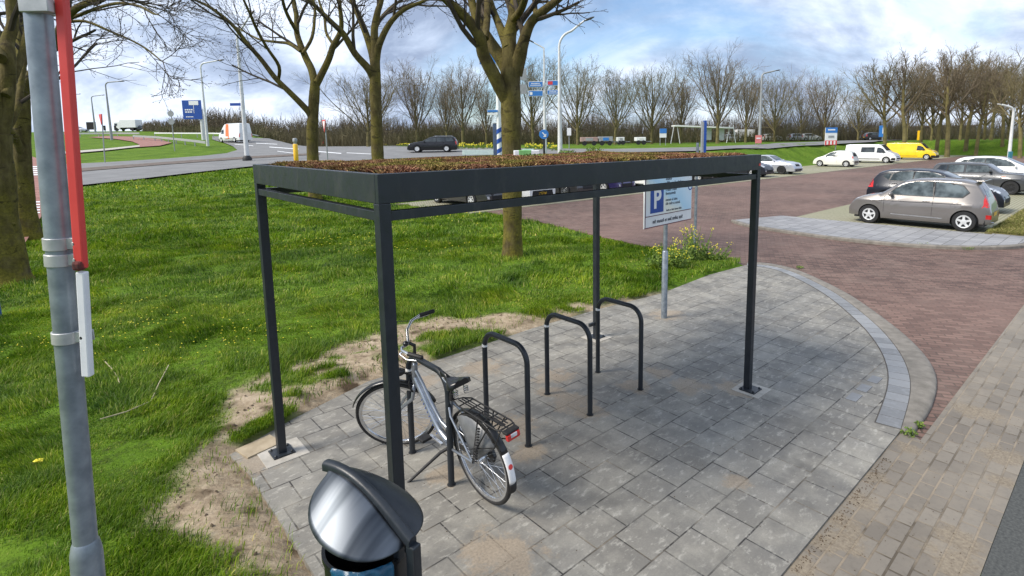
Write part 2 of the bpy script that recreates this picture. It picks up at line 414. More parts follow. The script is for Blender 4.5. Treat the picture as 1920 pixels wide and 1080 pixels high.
def brickmat(name, bw, rh, c1, c2, mort, ms, rot=0, blot=(.30, .24, .19), blo=.35, dirt=None, wob=0, rough=.75):
    m, t = newmat(name, rough, 0, .35); v = t.obj(rot=(0, 0, rot)); vo = t.obj()
    if wob:
        nz = t.new('ShaderNodeTexNoise'); nz.inputs['Scale'].default_value = .5; t.link(vo, nz.inputs['Vector'])
        va = t.new('ShaderNodeVectorMath', operation='MULTIPLY_ADD'); t.link(nz.outputs['Color'], va.inputs[0]); va.inputs[1].default_value = (wob, wob, 0); t.link(v, va.inputs[2]); v = va.outputs[0]
    b = t.new('ShaderNodeTexBrick'); t.link(v, b.inputs['Vector'])
    for k, x in (('Scale', 1), ('Brick Width', bw), ('Row Height', rh), ('Mortar Size', ms), ('Mortar Smooth', .3), ('Bias', 0)): b.inputs[k].default_value = x
    for k, x in (('Color1', c1), ('Color2', c2), ('Mortar', mort)): b.inputs[k].default_value = (*x, 1)
    if dirt: t.link(t.ramp(t.noise(vo, 3, 5, .6), [(.40, mort), (.58, (.25, .205, .15))]), b.inputs['Mortar'])
    c = b.outputs['Color']
    c = t.mix(t.math('MULTIPLY', t.fr(t.noise(vo, 1.3, 6, .65), .48, .7), blo), c, blot)
    c = t.mix(t.math('MULTIPLY', t.fr(t.noise(vo, 24, 4, .7), .5, .75), .3), c, tuple(x*.5 for x in c1))
    c = t.mix(t.math('MULTIPLY', t.fr(t.noise(vo, .16, 4), .42, .64), .4), c, tuple(x*1.25 for x in c2))
    if dirt:
        sp = spots(t, vo, dirt, t.noise(vo, 4, 6, .7))
        c = t.mix(t.math('MULTIPLY', sp, .75), c, t.ramp(t.noise(vo, 50, 4, .7), [(.3, (.13, .10, .07)), (.65, (.27, .225, .16))]))
    t.setc(c); t.bump(t.math('MULTIPLY', b.outputs['Fac'], -1.0), .6, .006); return m
MT['brick'] = brickmat('red brown paving bricks', .21, .085, (.080, .046, .037), (.200, .124, .098), (.06, .045, .035), .010, R(62), (.22, .160, .128), .4, None, .10)
gd = []
for (x, y, r) in ((1880,850,.2),(1830,770,.22),(1640,890,.12),(1610,935,.12),(1575,975,.12),(1540,1015,.12),(1500,1060,.14),(1700,835,.12),(1800,1010,.16),(1785,1050,.2),(1590,1010,.14),(1880,900,.12)):
    p = toUN(*gnd(x, y)[:2]); gd.append((p[0], p[1], r))
MT['gutter'] = brickmat('grey brown gutter bricks', .21, .105, (.145, .127, .105), (.205, .182, .150), (.085, .068, .048), .008, 0, (.27, .23, .175), .6, gd)
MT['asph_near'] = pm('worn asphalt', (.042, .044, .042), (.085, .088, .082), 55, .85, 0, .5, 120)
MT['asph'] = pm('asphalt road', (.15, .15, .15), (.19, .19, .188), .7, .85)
un_obj('brick_road', brick_poly, -.10, -.03, MT['brick'])
un_obj('gutter_strip', gutter_poly, -.10, -.014, MT['gutter'])
un_obj('asphalt_road', asph_poly, -.10, -.018, MT['asph_near'])
# rounded concrete kerb round the pavement corner and its band of blue-grey blocks
def smooth_line(P, k=4):
    P = [Vector((p[0], p[1], 0)) for p in P]; out = []
    for i in range(len(P)-1):
        p0, p1, p2, p3 = P[max(i-1, 0)], P[i], P[i+1], P[min(i+2, len(P)-1)]
        for j in range(k):
            t = j/k; out.append(.5*((2*p1)+(p2-p0)*t+(2*p0-5*p1+4*p2-p3)*t*t+(3*p1-p0-3*p2+p3)*t**3))
    out.append(P[-1]); return out
ki, ko = smooth_line(kerb_in), smooth_line(kerb_out)
mb = MB(); G_ = []
for a, b in zip(ki, ko):
    o = (b-a)
    G_.append([a+Vector((0,0,-.1)), a+Vector((0,0,.012)), a+o*.75+Vector((0,0,.014)), a+o*.93+Vector((0,0,.004)), b+Vector((0,0,-.012)), b+Vector((0,0,-.1))])
mb.grid(G_); mb.add([tuple(p) for p in G_[-1]], [tuple(range(6))])
tag(mb.build('kerb', MT['concrete'], None, 50), kind='structure')
def blockmat():
    m, t = newmat('blue grey edging blocks', .5, 0, .5); v = t.obj()
    g = t.new('ShaderNodeNewGeometry')
    c = t.ramp(g.outputs['Random Per Island'], [(0, (.155, .158, .16)), (1, (.245, .248, .25))])
    c = t.mix(t.math('MULTIPLY', t.fr(t.noise(v, 14, 5), .5, .7), .5), c, (.26, .27, .28)); t.setc(c); t.bump(t.noise(v, 60, 3), .2, .005); return m
MT['block'] = blockmat()
mb = MB(); acc = 0; L_ = []
for i in range(len(ki)): L_.append(ki[i])
def inset(i, d):
    a = L_[max(i-1, 0)]; b = L_[min(i+1, len(L_)-1)]; t = (b-a).normalized(); return L_[i]+Vector((t.y, -t.x, 0))*d
cum = [0]
for i in range(1, len(L_)): cum.append(cum[-1]+(L_[i]-L_[i-1]).length)
def along(s, d):
    i = max(j for j in range(len(cum)) if cum[j] <= s+1e-9); i = min(i, len(cum)-2); f = (s-cum[i])/(cum[i+1]-cum[i])
    return inset(i, d).lerp(inset(i+1, d), f)
bl_ = cum[-1]/round(cum[-1]/.2); s = .0
while s+bl_ < cum[-1]+1e-6:
    q = [along(s+.004, .006), along(s+bl_-.004, .006), along(s+bl_-.004, .20), along(s+.004, .20)]
    z1 = .0075
    mb.add([(p.x, p.y, -.02) for p in q]+[(p.x, p.y, z1) for p in q], [(4,5,6,7),(0,4,7,3),(1,2,6,5),(0,1,5,4),(3,7,6,2)]); s += bl_
for (x, y) in ((1640,712),(1620,728),(1601,745),(1560,800-60)):
    p = gnd(x, y); u_, n_ = toUN(p.x, p.y)
    q = [UN(u_-.1, n_-.05), UN(u_+.1, n_-.05), UN(u_+.1, n_+.05), UN(u_-.1, n_+.05)]
    if (x, y) != (1560, 740): mb.add([(p.x, p.y, -.02) for p in q]+[(p.x, p.y, .005) for p in q], [(4,5,6,7),(0,4,7,3),(1,2,6,5),(0,1,5,4),(3,7,6,2)])
tag(mb.build('edging_band', MT['block'], None, 0), kind='structure')
mb = MB(); mb.grid([[L_[i]+Vector((0,0,.0034)), inset(i, .212)+Vector((0,0,.0034))] for i in range(len(L_))], True)
tag(mb.build('edging_bed', pm('edging joint', (.06, .055, .048), (.09, .08, .07), 20, .9), None, 0), kind='structure')
# ------------------------------------------------------------------ parking island: strip, kerb, grass pavers, verge
isl = [(12.9,8.6),(15.6,7.75),(15.15,5.4),(15.35,3.7),(16.05,2.5),(16.6,1.75),(17.6,1.5),(60,1.4),(60,2.6),(18.3,2.6),(17.95,8.2)]
isl = [(16.2,8.75),(15.55,7.75),(15.15,5.4),(15.35,3.7),(15.95,2.65),(16.9,1.9),(18.4,1.55),(20,1.5),(24,1.48),(30,1.47),(60,1.45),(60,2.55),(18.25,2.55),(18.15,8.1)]
MT['tile_pale'] = brickmat('pale grey paving tiles', .31, .31, (.20, .20, .205), (.29, .29, .295), (.09, .088, .085), .010, 0, (.34, .33, .32), .5)
MT['paver'] = brickmat('open grass pavers', .115, .115, (.10, .105, .05), (.16, .16, .085), (.33, .31, .225), .030, 0, (.29, .265, .19), .45)
un_obj('island_pavement', [tuple(UN(*p)[:2]) for p in isl], -.08, .045, MT['tile_pale'])
line = smooth_line([tuple(UN(*p)[:2]) for p in [isl[0], isl[1], isl[2], isl[3], isl[4], isl[5], isl[6], isl[7], isl[8], isl[9], (60, 1.45)]], 6)
mb = MB(); G_ = []
for i, p in enumerate(line):
    a = line[max(i-1, 0)]; b = line[min(i+1, len(line)-1)]; tt = (b-a).normalized(); nn = Vector((tt.y, -tt.x, 0))
    if nn.dot(p-UN(25, 5)) < 0: nn = -nn
    G_.append([p+Vector((0,0,-.08)), p+Vector((0,0,.05)), p+nn*.11+Vector((0,0,.05)), p+nn*.13+Vector((0,0,.03)), p+nn*.135+Vector((0,0,-.08))])
mb.grid(G_); tag(mb.build('island_kerb', MT['concrete'], None, 40), kind='structure')
un_obj('parking_bays', [tuple(UN(*p)[:2]) for p in ((18.15,2.6),(60,2.6),(60,7.8),(18.15,7.8))], -.08, -.012, MT['paver'])
un_obj('parking_row', [tuple(UN(*p)[:2]) for p in ((11.6,16.9),(96,16.9),(96,22.1),(11.3,22.1))], -.08, -.012, MT['paver'])
MT['dryturf'] = pm('dry verge turf', (.075, .07, .02), (.14, .12, .045), 1.8, .95, 0, .6, 30)
def draped(name, poly, mat, off=.05, step=1.0, kind='structure'):
    P = np.array(poly); x0, y0 = P.min(0); x1, y1 = P.max(0)
    import bmesh
    bm = bmesh.new(); f = bm.faces.new([bm.verts.new((p[0], p[1], 0)) for p in poly])
    if f.normal.z < 0: pass
    for ax, a, b in ((0, x0, x1), (1, y0, y1)):
        k = a+step
        while k < b:
            co = [0, 0, 0]; co[ax] = k; no = [0, 0, 0]; no[ax] = 1
            bmesh.ops.bisect_plane(bm, geom=bm.verts[:]+bm.edges[:]+bm.faces[:], plane_co=co, plane_no=no); k += step
    for v in bm.verts: v.co.z = terr1(v.co.x, v.co.y)+off
    bmesh.ops.recalc_face_normals(bm, faces=bm.faces)
    me = bpy.data.meshes.new(name); bm.to_mesh(me); bm.free()
    if len(me.polygons) and me.polygons[0].normal.z < 0: me.flip_normals()
    o = obj(name, me, mat, None, 180); 
    if kind: tag(o, kind=kind)
    return o
def tp(px): return [tuple(onT(*p)[:2]) for p in px]
# far roads
roadA = tp([(60,362),(130,351),(250,338),(360,325),(470,313),(560,308),(700,300),(840,294),(980,290),(1150,287),(1150,280),(980,279),(870,277),(760,274),(650,270),(560,264),(500,260),(440,257),(398,256),(398,262),(420,268),(437,275),(445,282),(425,288),(380,293),(300,299),(200,305),(60,312)])
draped('roundabout_road', roadA, MT['asph'], .05, 3)
roadB = tp([(1150,287),(1300,284),(1440,279.5),(1530,273),(1640,266.5),(1790,258.5),(1900,254),(1900,252),(1790,255.5),(1640,261.5),(1530,266.5),(1440,271),(1300,277),(1150,280)])
draped('ring_road', roadB, MT['asph'], .055, 4)
med = tp([(60,331),(130,325),(300,311),(470,298.5),(600,291),(600,288),(470,294.5),(300,306),(130,319),(60,325)])
o = draped('splitter_kerb', med, pm('brown kerb bricks', (.085, .065, .05), (.15, .12, .10), 3, .9), .085, 2)
path = tp([(55,470),(66,400),(60,330),(70,290),(130,291),(230,280),(290,276),(318,270),(300,262),(262,257),(200,256),(170,259),(215,262),(240,266),(255,271),(245,277),(130,286),(60,282),(30,300),(28,360),(30,470)])
MT['redpath'] = pm('red cycle asphalt', (.22, .10, .08), (.30, .15, .125), 1.5, .9)
draped('cycle_path', tp([(165,258),(215,261),(248,266),(262,272),(240,278),(300,274),(322,268.5),(300,262),(262,257),(200,255.5)]), MT['redpath'], .07, 3)
draped('cycle_crossing', tp([(40,475),(78,410),(75,300),(45,290),(20,300),(10,475)]), MT['redpath'], .09, 1.5)
draped('path_edging', tp([(90,291),(130,289),(200,283),(262,276),(262,273),(200,279.5),(130,285),(90,287)]), MT['concrete_pale'], .08, 3)
mb = MB()
for k in range(5):
    for (ya, yb) in ((312, 327), (378, 398)):
        y0 = ya+(yb-ya)*k/5*1.25; 
        q = [onT(44, y0, .105), onT(75, y0-.6, .105), onT(75, y0+1.4, .105), onT(44, y0+2.0, .105)]
        mb.add(q, [(0,1,2,3)])
tag(mb.build('zebra_stripes', MT['white'], None, 0), kind='structure')
mb = MB()
for (x0, y0, x1, y1, w) in ((505,275,560,279,1.2),(575,281.5,640,287,1.4),(650,286,700,288.5,1.0),(440,270,475,273,.9),(420,263,450,264.5,.8),(480,268,520,270,.9),(520,283,560,288,.9)):
    mb.add([onT(x0, y0, .075), onT(x1, y1, .075), onT(x1, y1+w, .075), onT(x0, y0+w, .075)], [(0,1,2,3)])
tag(mb.build('road_markings', MT['white'], None, 0), kind='structure')
# ================================================================== bicycle shelter
SH = Vector((-.849, 2.720, 0)); LS, WS, ZB, ZT = 4.045, 2.2206, 2.3126, 2.4645
sh = thing('bicycle_shelter', 'anthracite steel bicycle shelter with a planted flat roof on four slim posts', 'shelter', SH, AX)
PS = .066
for i, (x, y) in enumerate(((PS/2, PS/2), (PS/2, WS-PS/2), (LS-PS/2, PS/2), (LS-PS/2, WS-PS/2))):
    p = MB().box((x, y, ZB/2), (PS, PS, ZB)).build('post', MT['steel'], sh, 0, .004)
    d = MB().box((x, y-(.03 if y < 1 else 0), .012), (.17, .17, .012))
    for sx in (-.065, .065):
        for sy in (-.065, .065): d.lathe([(.011, 0), (.011, .012), (.007, .016), (0, .016)], (x+sx, y+sy-(.03 if y < 1 else 0), .016), None, 6)
    d.build('base_plate', MT['steel'], p, 0, 0)
# fascia: two long, two short boards, mitred look
T = .035
MB().box((LS/2, T/2, (ZB+ZT)/2), (LS, T, ZT-ZB)).build('fascia', MT['steel'], sh, 0, .0035)
MB().box((LS/2, WS-T/2, (ZB+ZT)/2), (LS, T, ZT-ZB)).build('fascia', MT['steel'], sh, 0, .0035)
MB().box((T/2, WS/2, (ZB+ZT)/2), (T, WS-2*T-.002, ZT-ZB)).build('fascia', MT['steel'], sh, 0, .0035)
MB().box((LS-T/2, WS/2, (ZB+ZT)/2), (T, WS-2*T-.002, ZT-ZB)).build('fascia', MT['steel'], sh, 0, .0035)
for (a, b) in (((PS+.002, PS/2), (LS-PS-.002, PS/2)), ((PS+.002, WS-PS/2), (LS-PS-.002, WS-PS/2)), ((PS/2, PS+.002), (PS/2, WS-PS-.002)), ((LS-PS/2, PS+.002), (LS-PS/2, WS-PS-.002))):
    MB().bar((*a, 2.246), (*b, 2.246), .05, .05).build('rail', MT['steel'], sh, 0, .003)
MB().box((LS/2, WS/2, ZB+.035), (LS-2*T-.004, WS-2*T-.004, .02)).build('roof_deck', MT['steel'], sh, 0)
MB().box((LS-.03, -.0015, 2.365), (.036, .003, .022)).build('sticker', MT['red'], sh, 0)
MB().box((LS-PS-.055, WS-.035, .20), (.11, .03, .045)).build('bracket', MT['steel'], sh, 0, .004)
# planted sedum tray
rng = np.random.default_rng(4)
MB().box((LS/2, WS/2, ZT-.035), (LS-2*T-.03, WS-2*T-.03, .05)).build('planting_tray', MT['dark'], sh, 0)
def sedum():
    N_ = 150000
    x = rng.uniform(T+.075, LS-T-.06, N_); y = rng.uniform(T+.075, WS-T-.06, N_)
    e = np.minimum(np.minimum(x-T, LS-T-x), np.minimum(y-T, WS-T-y))
    keep = (rng.random(N_) < .35+.9*fbm(x, y, 5, 2, 3)); x, y, e = x[keep], y[keep], e[keep]; n = len(x)
    hgt = (.010+.034*fbm(x, y, 4.5, 8, 3)**1.4+.009*rng.random(n)**4)*np.clip(e/.12, .45, 1)
    a = rng.uniform(0, 2*np.pi, n); wv = rng.uniform(.002, .0048, n)
    lx = np.cos(a); ly = np.sin(a); ln = rng.normal(0, .8, (2, n))*hgt
    z0 = ZT-.012
    V = np.stack([np.stack([x-lx*wv, y-ly*wv, np.full(n, z0)], -1), np.stack([x+lx*wv, y+ly*wv, np.full(n, z0)], -1),
                  np.stack([x+lx*wv*1.6+ln[0], y+ly*wv*1.6+ln[1], z0+hgt*.75], -1), np.stack([x+ln[0]*1.2, y+ln[1]*1.2, z0+hgt*1.1], -1), np.stack([x-lx*wv*1.6+ln[0], y-ly*wv*1.6+ln[1], z0+hgt*.8], -1)], 1).reshape(-1, 3)
    b = np.arange(n)[:, None]*5
    F = np.concatenate([b+np.array([0, 1, 2]), b+np.array([0, 2, 4]), b+np.array([4, 2, 3])])
    m, t = newmat('red brown sedum', .85, 0, .2); v = t.obj()
    g = t.new('ShaderNodeNewGeometry'); r = g.outputs['Random Per Island']
    c = t.ramp(r, [(0, (.10, .04, .025)), (.4, (.22, .098, .06)), (.75, (.31, .155, .088)), (1, (.38, .26, .12))])
    gr = t.ramp(r, [(0, (.09, .10, .015)), (.6, (.19, .19, .03)), (1, (.30, .27, .05))])
    f = t.fr(t.noise(v, 2.6, 5, .6, .4), .45, .60)
    t.setc(t.mix(t.math('MULTIPLY', f, .8), c, gr))
    o = npmesh('sedum', V, F, m, sh); return tag(o, kind='stuff')
sedum()
def weedmat():
    m, t = newmat('fresh green leaf', .6, 0, .3); g = t.new('ShaderNodeNewGeometry')
    t.setc(t.ramp(g.outputs['Random Per Island'], [(0, (.05, .09, .012)), (.6, (.10, .17, .02)), (1, (.20, .26, .04))])); return m
MT['leaf'] = weedmat()
def leafclump(name, c, r, h, n, mat, seed, leaf=.012, parent=None):
    rg = random.Random(seed); mb = MB()
    for i in range(n):
        a = rg.uniform(0, 6.283); d = r*rg.random()**.6; z = h*rg.random()**.8
        p = Vector((d*math.cos(a), d*math.sin(a), z)); q = Vector((rg.gauss(0, 1), rg.gauss(0, 1), rg.gauss(.4, .8))).normalized()
        s_ = q.orthogonal().normalized()*leaf*rg.uniform(.5, 1.1); L = q*leaf*rg.uniform(1.6, 3)
        mb.add([p-s_*.3, p+L*.5-s_, p+L, p+L*.5+s_], [(0, 1, 2), (0, 2, 3)])
    return mb.build(name, mat, parent, 0, 0, c)
def shp(x, y, z): q = Matrix.Rotation(AX, 4, 'Z') @ Vector((x, y, z)); return q+SH
for i, (u_, v_, lab) in enumerate(((1243,275,'green weed tuft growing from the shelter roof on its far right side'), (1000,294,'low green weed on the roof just in front of the carton'), (795,285,'small green weed on the roof edge beside the second tree'))):
    dd = ray(u_, v_); k = (2.47-HC)/dd.z if dd.z < -1e-6 else 0; p = CO+dd*k
    loc = Matrix.Rotation(-AX, 4, 'Z') @ (p-SH)
    loc.x = min(max(loc.x, .2), LS-.2); loc.y = min(max(loc.y, .2), WS-.15)
    w_ = leafclump('roof_weed', shp(loc.x, loc.y, ZT-.008), .11, (.07, .03, .045)[i], 260, MT['leaf'], i, .009)
    tag(w_, lab, 'weed', 'weeds on the shelter roof')
# carton lying on the roof
pb = CO+ray(987, 291)*((2.478-HC)/ray(987, 291).z)
ct = thing('carton', 'green and white carton lying on the planted shelter roof', 'carton', (pb.x, pb.y, ZT-.012), R(8))
MB().box((0, 0, .045), (.26, .13, .062)).build('box', MT['white'], ct, 0, .006)
gm = pm('carton green', (.16, .42, .12), (.24, .52, .18), 8, .45)
MB().box((-.02, 0, .0453), (.13, .1325, .0645)).build('sleeve', gm, ct, 0, .005)
MB().box((.02, .02, .083), (.11, .05, .012)).build('lid', pm('carton pale', (.42, .55, .52), None, 5, .4), ct, 0, .003)
# footing tiles under the posts
for (x, y, s_, lab) in ((.04, WS-.03, .34, 'pale square concrete footing tile under the post by the sand'), (LS-.02, .0, .30, 'pale square concrete footing tile under the right front post'), (LS-.04, WS-.04, .30, 'pale square footing tile under the rear post behind the last hoop'), (.04, .03, .3, 'pale square footing tile under the front post behind the litter bin')):
    q = shp(x, y, 0); o = MB().box((0, 0, .0), (s_, s_, .011)).build('footing_tile', MT['concrete_pale'], None, 0, .002, q)
    o.rotation_euler = (0, 0, AX); tag(o, lab, 'footing tile', 'footing tiles under the shelter posts')
q = gnd(486, 838); o = MB().box((0, 0, 0), (.30, .22, .02)).build('loose_tile', pm('sandy loose tile', (.30, .24, .16), (.40, .33, .23), 8, .9), None, 0, .003, (q.x, q.y, .004)); o.rotation_euler = (0, 0, AX+.2)
tag(o, 'sandy beige loose tile lying on the pavement corner by the lawn', 'tile')
# ================================================================== bike hoops
hoops = [((-.769, 3.892), (-1.18, 4.34)), ((-.193, 4.421), (-.605, 4.869)), ((.383, 4.949), (-.029, 5.398)), ((.959, 5.478), (.547, 5.927))]
hl = ['black tubular bike hoop that the silver bicycle leans beside', 'empty black bike hoop right behind the parked bicycle', 'empty black bike hoop in the middle of the shelter, next but one to the bicycle', 'empty black bike hoop farthest from the bicycle, beside the rear shelter post']
WH, HH, RB = .608, .885, .15
def hoop():
    rt_ = thing('bike_hoop', hl[0], 'bike hoop', (0, 0, 0), AX+R(90), 'bike hoops under the shelter')
    pts = [(0, 0, -.05), (0, 0, HH-RB)]
    for k in range(1, 9): a = math.pi/2*k/8; pts.append((RB-RB*math.cos(a), 0, HH-RB+RB*math.sin(a)))
    for k in range(0, 9): a = math.pi/2*k/8; pts.append((WH-RB+RB*math.sin(a), 0, HH-RB+RB*math.cos(a)))
    pts.append((WH, 0, -.05))
    MB().tube(pts, .0245, 14).build('tube', MT['steel'], rt_, 60)
    MB().lathe([(.0255, .73), (.0258, .735), (.0258, .752), (.0255, .757)], (WH, 0, 0), None, 14).build('label_ring', MT['white'], rt_, 60)
    for x in (0, WH): MB().lathe([(.034, .0015), (.034, .004), (.026, .007)], (x, 0, 0), None, 14).build('ground_collar', MT['black'], rt_, 60)
    return rt_
h0 = hoop()
for i, (a, b) in enumerate(hoops):
    h = h0 if i == 0 else copy_tree(h0)
    h.location = (a[0], a[1], 0); h.rotation_euler = (0, 0, math.atan2(b[1]-a[1], b[0]-a[0])); h['label'] = hl[i]
# ================================================================== bicycle
MT['frame'] = pm('brushed silver frame', (.27, .30, .34), (.40, .43, .48), 6, .30, .75)
MT['tyre'] = pm('bicycle tyre', (.010, .010, .010), (.022, .021, .02), 30, .75)
bk = thing('bicycle', 'silver step-through city bicycle with black carrier parked against the first hoop', 'bicycle', UN(2.155, 3.06, 0), AX+R(90))
bk.rotation_euler = (R(-6.5), 0, AX+R(90))
RW, WB = .345, 1.12
rotY = Matrix.Rotation(R(90), 3, 'X')
def bwheel(name, parent, c, steer=None):
    hub = MB().lathe([(0, -.05), (.012, -.05), (.012, -.036), (.03, -.034), (.03, -.028), (.018 if steer else .036, -.02), (.018 if steer else .036, .02), (.03, .028), (.03, .034), (.012, .036), (.012, .05), (0, .05)], (0, 0, 0), rotY, 18)
    w_ = hub.build(name, MT['chrome'], parent, 40, 0, c)
    prof = [(RW-.018+.018*math.cos(2*math.pi*k/10), .0185*math.sin(2*math.pi*k/10)) for k in range(10)]
    MB().lathe(prof, (0, 0, 0), rotY, 56, True).build('tyre', MT['tyre'], w_, 80)
    MB().lathe([(RW-.030, -.012), (RW-.030, .012), (RW-.052, .009), (RW-.056, 0), (RW-.052, -.009)], (0, 0, 0), rotY, 56, True).build('rim', MT['chrome'], w_, 50)
    sp_ = MB()
    for k in range(32):
        a = 2*math.pi*k/32; sd_ = .030 if k % 2 else -.030; a2 = a+(.55 if (k//2) % 2 else -.55)
        sp_.tube([(.028*math.cos(a2), sd_, .028*math.sin(a2)), ((RW-.054)*math.cos(a), 0, (RW-.054)*math.sin(a))], .0016, 4, False)
    sp_.build('spokes', MT['chrome'], w_, 0)
    return w_
bwheel('rear_wheel', bk, (0, 0, RW))
fr = MB()
hb, ht = Vector((.872, 0, .655)), Vector((.822, 0, .835)); bb = Vector((.45, 0, .285))
fr.tube([hb+(ht-hb)*-.02, ht], .024, 14)
fr.tube([hb+(ht-hb)*.28, (.78, 0, .60), (.69, 0, .47), (.62, 0, .385), (.56, 0, .33), (.50, 0, .305), bb], [.024, .025, .026, .027, .027, .027, .026], 14)
fr.tube([hb+(ht-hb)*.72, (.745, 0, .69), (.64, 0, .55), (.52, 0, .43), (.405, 0, .40)], [.015]*5, 10)
st_top = Vector((.295, 0, .735))
fr.tube([bb, st_top], .018, 12)
for s_ in (1, -1):
    fr.tube([(.43, s_*.03, .285), (.30, s_*.052, .305), (.06, s_*.066, .34), (0, s_*.066, .345)], [.011, .011, .010, .010], 8)
    fr.tube([(.325, s_*.02, .66), (.27, s_*.048, .60), (.03, s_*.066, .37), (0, s_*.066, .345)], [.009]*4, 8)
fr.lathe([(.024, -.036), (.024, .036)], bb, rotY, 16)
fr.build('frame', MT['frame'], bk, 50)
for s_ in (1, -1):
    lt = MB()
    for k in range(9):
        p0 = Vector((.745-.021*k, 0, .548-.0296*k)); lt.box(p0+Vector((0, s_*.0262, 0)), (.006, .003, .018), Matrix.Rotation(R(-35), 3, 'Y'))
    lt.build('frame_lettering', MT['blue'], bk, 0)
MB().tube([st_top+Vector((0,0,-.03)), st_top+Vector((-.012, 0, .03))], .021, 12).build('seat_clamp', MT['black'], bk, 50)
MB().tube([st_top, (.262, 0, .845)], .0135, 12).build('seat_post', MT['black'], bk, 50)
# saddle
S_ = []
for i, x in enumerate(np.linspace(.405, .125, 15)):
    f = (.405-x)/.28; wv = .018+.075*sst(f, .25, .85)*1.0; wv *= (1-.35*sst(f, .93, 1.0)); zt = .905+.012*math.cos(f*5.5)+.022*f*f
    if f < .06: wv *= .6
    row = []
    for k in range(11):
        a = math.pi*k/10; yy = wv*math.cos(a); zz = zt-.055*(1-math.sin(a)**.55)-(.012*math.exp(-(yy/.018)**2) if f > .35 else 0)
        row.append((x, yy, zz))
    S_.append(row)
mb = MB(); mb.grid(S_); mb.add(S_[0], [tuple(range(11))]); mb.add(S_[-1], [tuple(reversed(range(11)))])
sad = mb.build('saddle', MT['blackgloss'], bk, 70)
mb = MB()
for s_ in (1, -1): mb.tube([(.36, s_*.02, .875), (.28, s_*.024, .848), (.16, s_*.045, .868)], .005, 6)
for s_ in (1, -1):
    mb.tube([(.15+.018*math.cos(k*.9), s_*.045+.018*math.sin(k*.9), .855-.0022*k) for k in range(26)], .003, 5)
mb.build('saddle_springs', MT['chrome'], sad, 50)
# cranks, chain case, pedals, kickstand
mb = MB(); 
cc = [(.56, .20), (.60, .285), (.56, .37), (.40, .385), (.05, .415), (-.05, .40), (-.075, .345), (-.05, .29), (.10, .245), (.40, .19), (.50, .185)]
mb.add([(x, -.062, z) for x, z in cc]+[(x, -.092, z) for x, z in cc], [tuple(range(11)), tuple(reversed(range(11, 22)))]+[(i, 11+i, 11+(i+1) % 11, (i+1) % 11) for i in range(11)])
mb.build('chain_case', MT['blackgloss'], bk, 40, .006)
mb = MB(); mb.bar((.45, .055, .285), (.615, .06, .30), .018, .024, (0, 1, 0)); mb.build('crank', MT['chrome'], bk, 0, .004)
mb = MB(); mb.bar((.45, -.105, .285), (.285, -.11, .27), .018, .024, (0, 1, 0)); mb.build('crank', MT['chrome'], bk, 0, .004)
MB().box((.615, .115, .30), (.085, .085, .024)).build('pedal', MT['black'], bk, 0, .005)
MB().box((.285, -.165, .27), (.085, .085, .024)).build('pedal', MT['black'], bk, 0, .005)
MB().tube([(.40, .045, .265), (.44, .09, .235), (.60, .335, .018), (.615, .36, .012)], [.013, .013, .010, .014], 10).build('kickstand', MT['black'], bk, 50)
# rear mudguard, coat guard, carrier, lights
def guard(name, c, r, a0, a1, w, mat, par, n=28):
    rows = []
    for i in range(n+1):
        a = a0+(a1-a0)*i/n; row = []
        for k in range(7):
            t_ = -1+2*k/6; rr = r+.010*(1-t_*t_)
            row.append((c[0]+rr*math.cos(a), t_*w, c[2]+rr*math.sin(a)))
        rows.append(row)
    return MB().grid(rows).build(name, mat, par, 80, 0, None, .0025)
guard('rear_mudguard', (0, 0, RW), RW+.018, R(-2+10), R(150), .027, MT['blackgloss'], bk)
tl = guard('mudguard_tail', (0, 0, RW), RW+.0195, R(150), R(183), .028, MT['white'], bk, 10)
guard('mud_flap', (0, 0, RW), RW+.021, R(183), R(194), .03, MT['black'], bk, 5)
a = R(164); MB().lathe([(0, 0), (.016, 0), (.018, .0015), (0, .002)], (math.cos(a)*(RW+.0305), 0, RW+math.sin(a)*(RW+.0305)), Matrix.Rotation(a, 3, 'Y').inverted() @ Matrix.Rotation(R(90), 3, 'Y'), 18).build('emblem', MT['red'], tl, 40)
for s_ in (1, -1):
    pts = [(.055*math.cos(R(k)), s_*.058, RW+.055*math.sin(R(k))) for k in range(55, 151, 12)]
    outr = [((RW-.005)*math.cos(R(k)), s_*.036, RW+(RW-.005)*math.sin(R(k))) for k in range(55, 151, 12)]
    cm = bpy.data.materials.get('coat guard') or pm('coat guard', (.11, .115, .12), (.19, .195, .20), 8, .35)
    MB().grid([pts, [tuple((Vector(p)+Vector(q))/2) for p, q in zip(pts, outr)], outr]).build('coat_guard', cm, bk, 60, 0, None, .002)
mb = MB(); zc_ = .755
for s_ in (1, -1):
    mb.tube([(.20, s_*.035, zc_-.015), (.12, s_*.062, zc_), (-.34, s_*.068, zc_), (-.40, s_*.045, zc_), (-.415, 0, zc_)], .0058, 8)
    mb.tube([(-.27, s_*.068, zc_), (-.05, s_*.072, .46), (0, s_*.072, .35)], .0052, 8)
    mb.tube([(-.14, s_*.068, zc_), (0, s_*.074, .35)], .0052, 8)
    mb.tube([(-.38, s_*.06, zc_-.004), (-.30, s_*.068, .60), (-.12, s_*.072, .52), (0, s_*.072, .46)], .0048, 8)
for x in (.10, 0, -.1, -.2, -.3, -.37): mb.tube([(x, -.064, zc_), (x, .064, zc_)], .0052, 6)
mb.tube([(.2, 0, zc_-.015), (-.41, 0, zc_)], .005, 6)
mb.tube([(.2, -.035, zc_-.015), (.30, 0, .70)], .005, 6); mb.tube([(.2, .035, zc_-.015), (.30, 0, .70)], .005, 6)
car_ = mb.build('carrier', MT['black'], bk, 50)
mb = MB()
for k in range(3): mb.bar((.15, -.02+.02*k, zc_+.010), (-.36, -.022+.022*k, zc_+.012), .010, .003)
